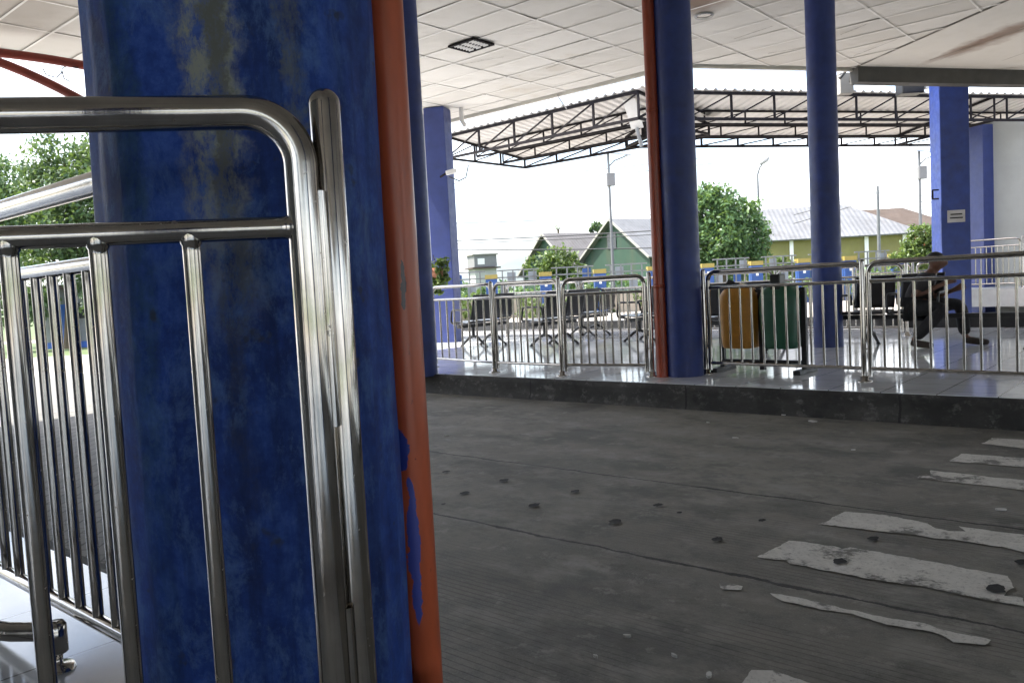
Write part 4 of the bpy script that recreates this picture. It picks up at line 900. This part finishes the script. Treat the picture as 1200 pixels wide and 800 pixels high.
# water tower like house
p = gp(566, 70); t = thing('tower_house', 'small grey two storey tower house on the left horizon', 'house', p, YAW+R(20)); zt_ = D(566, 299, 70).z; zm = D(566, 314, 70).z
mb = MB(); mb.box((0, 0, zm/2), (1.9, 1.9, zm)); mb.build('base', M['endwall'], t); mb = MB(); mb.box((0, 0, zm), (2.5, 2.5, .12)); mb.build('ledge', M['rooftile'], t); mb = MB(); mb.box((0, 0, (zm+zt_)/2+.04), (2.0, 2.0, zt_-zm-.1)); mb.build('upper_room', M['lampbox'], t); mb = MB(); mb.box((0, 0, zt_+.05), (2.3, 2.3, .1)); mb.build('roof', M['slab'], t)
mb = MB(); mb.box((-.4, -1.01, (zm+zt_)/2), (.6, .04, .5)); mb.build('window', M['white'], t)
# kiosk at the left with a blue door
p = gp(84, 27); t = thing('kiosk', 'small cream building with blue door beyond the sunlit ground at left', 'kiosk', p, YAW)
mb = MB(); mb.box((0, 0, .95), (1.7, 1.6, 1.9)); mb.build('wall', M['fencegrey'], t); mb = MB(); mb.box((.02, -.81, .72), (.52, .04, 1.4)); mb.build('door', M['bluedoor'], t); mb = MB(); mb.box((0, -.1, 1.97), (2.1, 2.1, .14)); mb.build('roof', M['rooftile'], t); mb = MB(); mb.box((0, -.805, .12), (1.7, .02, .2)); mb.build('plinth', M['bluedoor'], t)
mb = MB(); mb.box((.55, -.82, 1.2), (.4, .05, .5)); f = mb.build('window', M['glassdark'], t)
tree(gp(25, 25), blob([(0, 345, 25, .6), (30, 350, 25, .55), (48, 352, 25.3, .5), (-30, 350, 25, .6), (15, 368, 25, .5), (40, 372, 25, .4)]), 4500, .075, 'leaf', 'low green bush beside the kiosk at the left edge', .05, 31, 'bush', 'bush')
tree(gp(118, 25), blob([(115, 350, 25, .5), (135, 345, 25, .6), (125, 365, 25, .45)]), 2500, .075, 'leaf_dark', 'dark bush right of the kiosk, against the big column', .05, 32, 'bush', 'bush')
tg = [G(-60, 424, -.006), G(160, 412, -.006), G(160, 398, -.006), G(-60, 405, -.006)]
mb = MB(); mb.add([tuple(p) for p in tg], [(0, 1, 2, 3)]); struct(mb.build('verge', M['grass']))

# ------------------------------------------------------------------ lamps, poles, wires
def solar_lamp(x, ytop, d, side, label, bx_):
    b = Vector(gp(x, d)); top = D(x, ytop, d).z; s = d/960.; t = thing('solar_street_lamp', label, 'street lamp', b, YAW, 'solar street lamps')
    MB().tube([(0, 0, 0), (0, 0, top)], [.075, .055], 10).build('pole', M['lampgrey'], t); mb = MB(); mb.box((.25, 0, top+.05), (1.15, .6, .04), rot=Matrix.Rotation(R(8), 3, 'Y') @ Matrix.Rotation(R(25), 3, 'X')); mb.build('solar_panel', M['solar'], t)
    z = D(x, bx_, d).z; mb = MB(); mb.box((.06, -.1, z), (.36, .22, .56)); mb.build('battery_box', M['lampbox'], t, .02)
    MB().tube([(0, 0, top-.6), (.25, 0, top-.35), (.75, 0, top-.18)], .028, 8).build('arm', M['lampgrey'], t); mb = MB(); mb.box((.86, 0, top-.14), (.32, .12, .06), rot=Matrix.Rotation(-.25, 3, 'Y')); mb.build('lamp_head', M['grey'], t, .02)
solar_lamp(719, 180, 36, 1, 'solar street lamp with battery box in front of the green house', 211)
solar_lamp(1080, 178, 36, 1, 'solar street lamp with wide panel left of the square blue column', 203)
b = Vector(gp(893, 40)); top = D(891, 205, 40).z; t = thing('street_lamp', 'plain curved street lamp rising behind the broad tree', 'street lamp', b, YAW); MB().tube([(0, 0, 0), (-.05, 0, top*.8), (-.05, 0, top), (.06, 0, top+.32), (.2, 0, top+.5)], [.07, .055, .05, .045, .04], 10).build('pole', M['lampgrey'], t)
MB().lathe([(.0, -.32), (.08, -.28), (.13, -.05), (.13, .12), (.07, .24), (0, .27)], 12).build('lamp_head', M['grey'], t)
hd_ = bpy.data.objects[[o.name for o in C.objects if o.parent == t and o.name.startswith('lamp_head')][0]]; hd_.location = (.32, 0, top+.66); hd_.rotation_euler = (0, R(55), 0)
b = Vector(gp(1031, 45)); zt_ = D(1029, 218, 45).z; t = thing('utility_pole', 'slim utility pole with wires between warehouse and orange house', 'pole', b, YAW); MB().tube([(0, 0, 0), (0, 0, zt_)], [.10, .07], 10).build('shaft', M['lampgrey'], t); mb = MB()
mb.box((0, 0, zt_-.4), (.5, .06, .06)); mb.build('crossarm', M['slab'], t)
def wire(pts, label, r=.016):
    r *= 1.5; P = [D(*p) for p in pts]; out = []
    for a, b_ in zip(P[:-1], P[1:]):
        for i in range(12):
            u = i/12; q_ = a.lerp(b_, u); q_.z -= .9*u*(1-u)*(a-b_).length*.02; out.append(q_)
    out.append(P[-1]); tag(MB().tube(out, r, 5).build('power_line', M['wire']), label, 'wire', 'power lines across the sky')
wire([(480, 263, 46), (800, 250, 42)], 'thin power line crossing just above the left green roof', .014)
wire([(480, 284, 44), (830, 266, 40)], 'upper of the doubled power lines across the large green gable', .02)
wire([(480, 287, 44), (830, 271, 40)], 'lower of the doubled power lines across the large green gable', .014)
wire([(480, 293, 44), (900, 287, 40)], 'lowest power line, running past the green walls and the broad tree', .02)
wire([(480, 220, 46), (900, 176, 40)], 'upper thin power line high in the left sky', .010)
wire([(480, 227, 46), (900, 184, 40)], 'lower thin power line high in the left sky', .010)
wire([(930, 252, 47), (1029, 224, 45), (1180, 238, 42)], 'top wire fixed to the utility pole', .013)
wire([(930, 262, 47), (1029, 232, 45), (1180, 243, 42)], 'bottom wire fixed to the utility pole', .015)

# ------------------------------------------------------------------ hills
vs = []; fs = []; n = 120
for i in range(n+1):
    az = YAW+math.pi/2 + R(50)-R(100)*i/n; hh = 62+48*math.sin(i*.21+1.2)+28*math.sin(i*.53)+9*math.sin(i*1.7)+random.uniform(-3, 3); hh = max(20, hh)
    for (dd_, z) in ((2300, -1), (2700, hh*.62), (3100, hh), (3600, hh*.5), (3700, -1)): vs.append((math.cos(az)*dd_, math.sin(az)*dd_, z+(random.uniform(-4, 4) if z > 0 else 0)))
fs = [(i*5+k, (i+1)*5+k, (i+1)*5+k+1, i*5+k+1) for i in range(n) for k in range(4)]
mb = MB(); mb.add(vs, fs, 0, True); struct(mb.build('hills', M['hill']))

mb = MB(); mb.box((0, 0, 188), (9000, 9000, 380)); hz = mb.build('haze', None); hm = bpy.data.materials.new('haze_air'); hm.use_nodes = True; ht = hm.node_tree; ht.nodes.remove(ht.nodes['Principled BSDF']); pv = ht.nodes.new('ShaderNodeVolumePrincipled'); pv.inputs['Color'].default_value = (.93, .96, 1, 1); pv.inputs['Density'].default_value = .0001; ht.links.new(pv.outputs[0], ht.nodes['Material Output'].inputs['Volume']); hz.data.materials.clear(); hz.data.materials.append(hm); struct(hz, 'stuff')
# ------------------------------------------------------------------ light
SEL = R(58); SAZ = YAW+R(180)-R(6)          # heading of the sun, counter-clockwise from +X: from the left, a little behind the camera
sd_ = Vector((math.cos(SAZ)*math.cos(SEL), math.sin(SAZ)*math.cos(SEL), math.sin(SEL)))
sun = bpy.data.objects.new('sun', bpy.data.lights.new('sun', 'SUN')); C.objects.link(sun); sun.data.energy = 2.5; sun.data.angle = R(.6); sun.data.color = (1, .955, .88); sun.rotation_euler = (-sd_).to_track_quat('-Z', 'Y').to_euler()
W = bpy.data.worlds.new('World'); S.world = W; W.use_nodes = True; nt = W.node_tree; bg = nt.nodes['Background']
sky = nt.nodes.new('ShaderNodeTexSky'); sky.sky_type = 'NISHITA'; sky.sun_disc = False; sky.sun_elevation = SEL; sky.sun_rotation = math.pi/2-SAZ; sky.air_density = 1.; sky.dust_density = 2.5
tc = nt.nodes.new('ShaderNodeTexCoord'); mp = nt.nodes.new('ShaderNodeMapping'); mp.inputs['Scale'].default_value = (1, 1, 2.6); nz = nt.nodes.new('ShaderNodeTexNoise'); nz.inputs['Scale'].default_value = 2.6; nz.inputs['Detail'].default_value = 7; nz.inputs['Roughness'].default_value = .6
rp = nt.nodes.new('ShaderNodeValToRGB'); rp.color_ramp.elements[0].position = .47; rp.color_ramp.elements[1].position = .66
mx = nt.nodes.new('ShaderNodeMix'); mx.data_type = 'RGBA'; mx.inputs[7].default_value = (9.5, 9.7, 10, 1)
nt.links.new(tc.outputs['Generated'], mp.inputs[0]); nt.links.new(mp.outputs[0], nz.inputs['Vector']); nt.links.new(nz.outputs['Fac'], rp.inputs[0]); nt.links.new(rp.outputs[0], mx.inputs[0]); nt.links.new(sky.outputs[0], mx.inputs[6]); nt.links.new(mx.outputs[2], bg.inputs[0]); bg.inputs[1].default_value = .085
S.view_settings.view_transform = 'Standard'; S.view_settings.look = 'None'; S.view_settings.gamma = 1; S.view_settings.exposure = 2.65
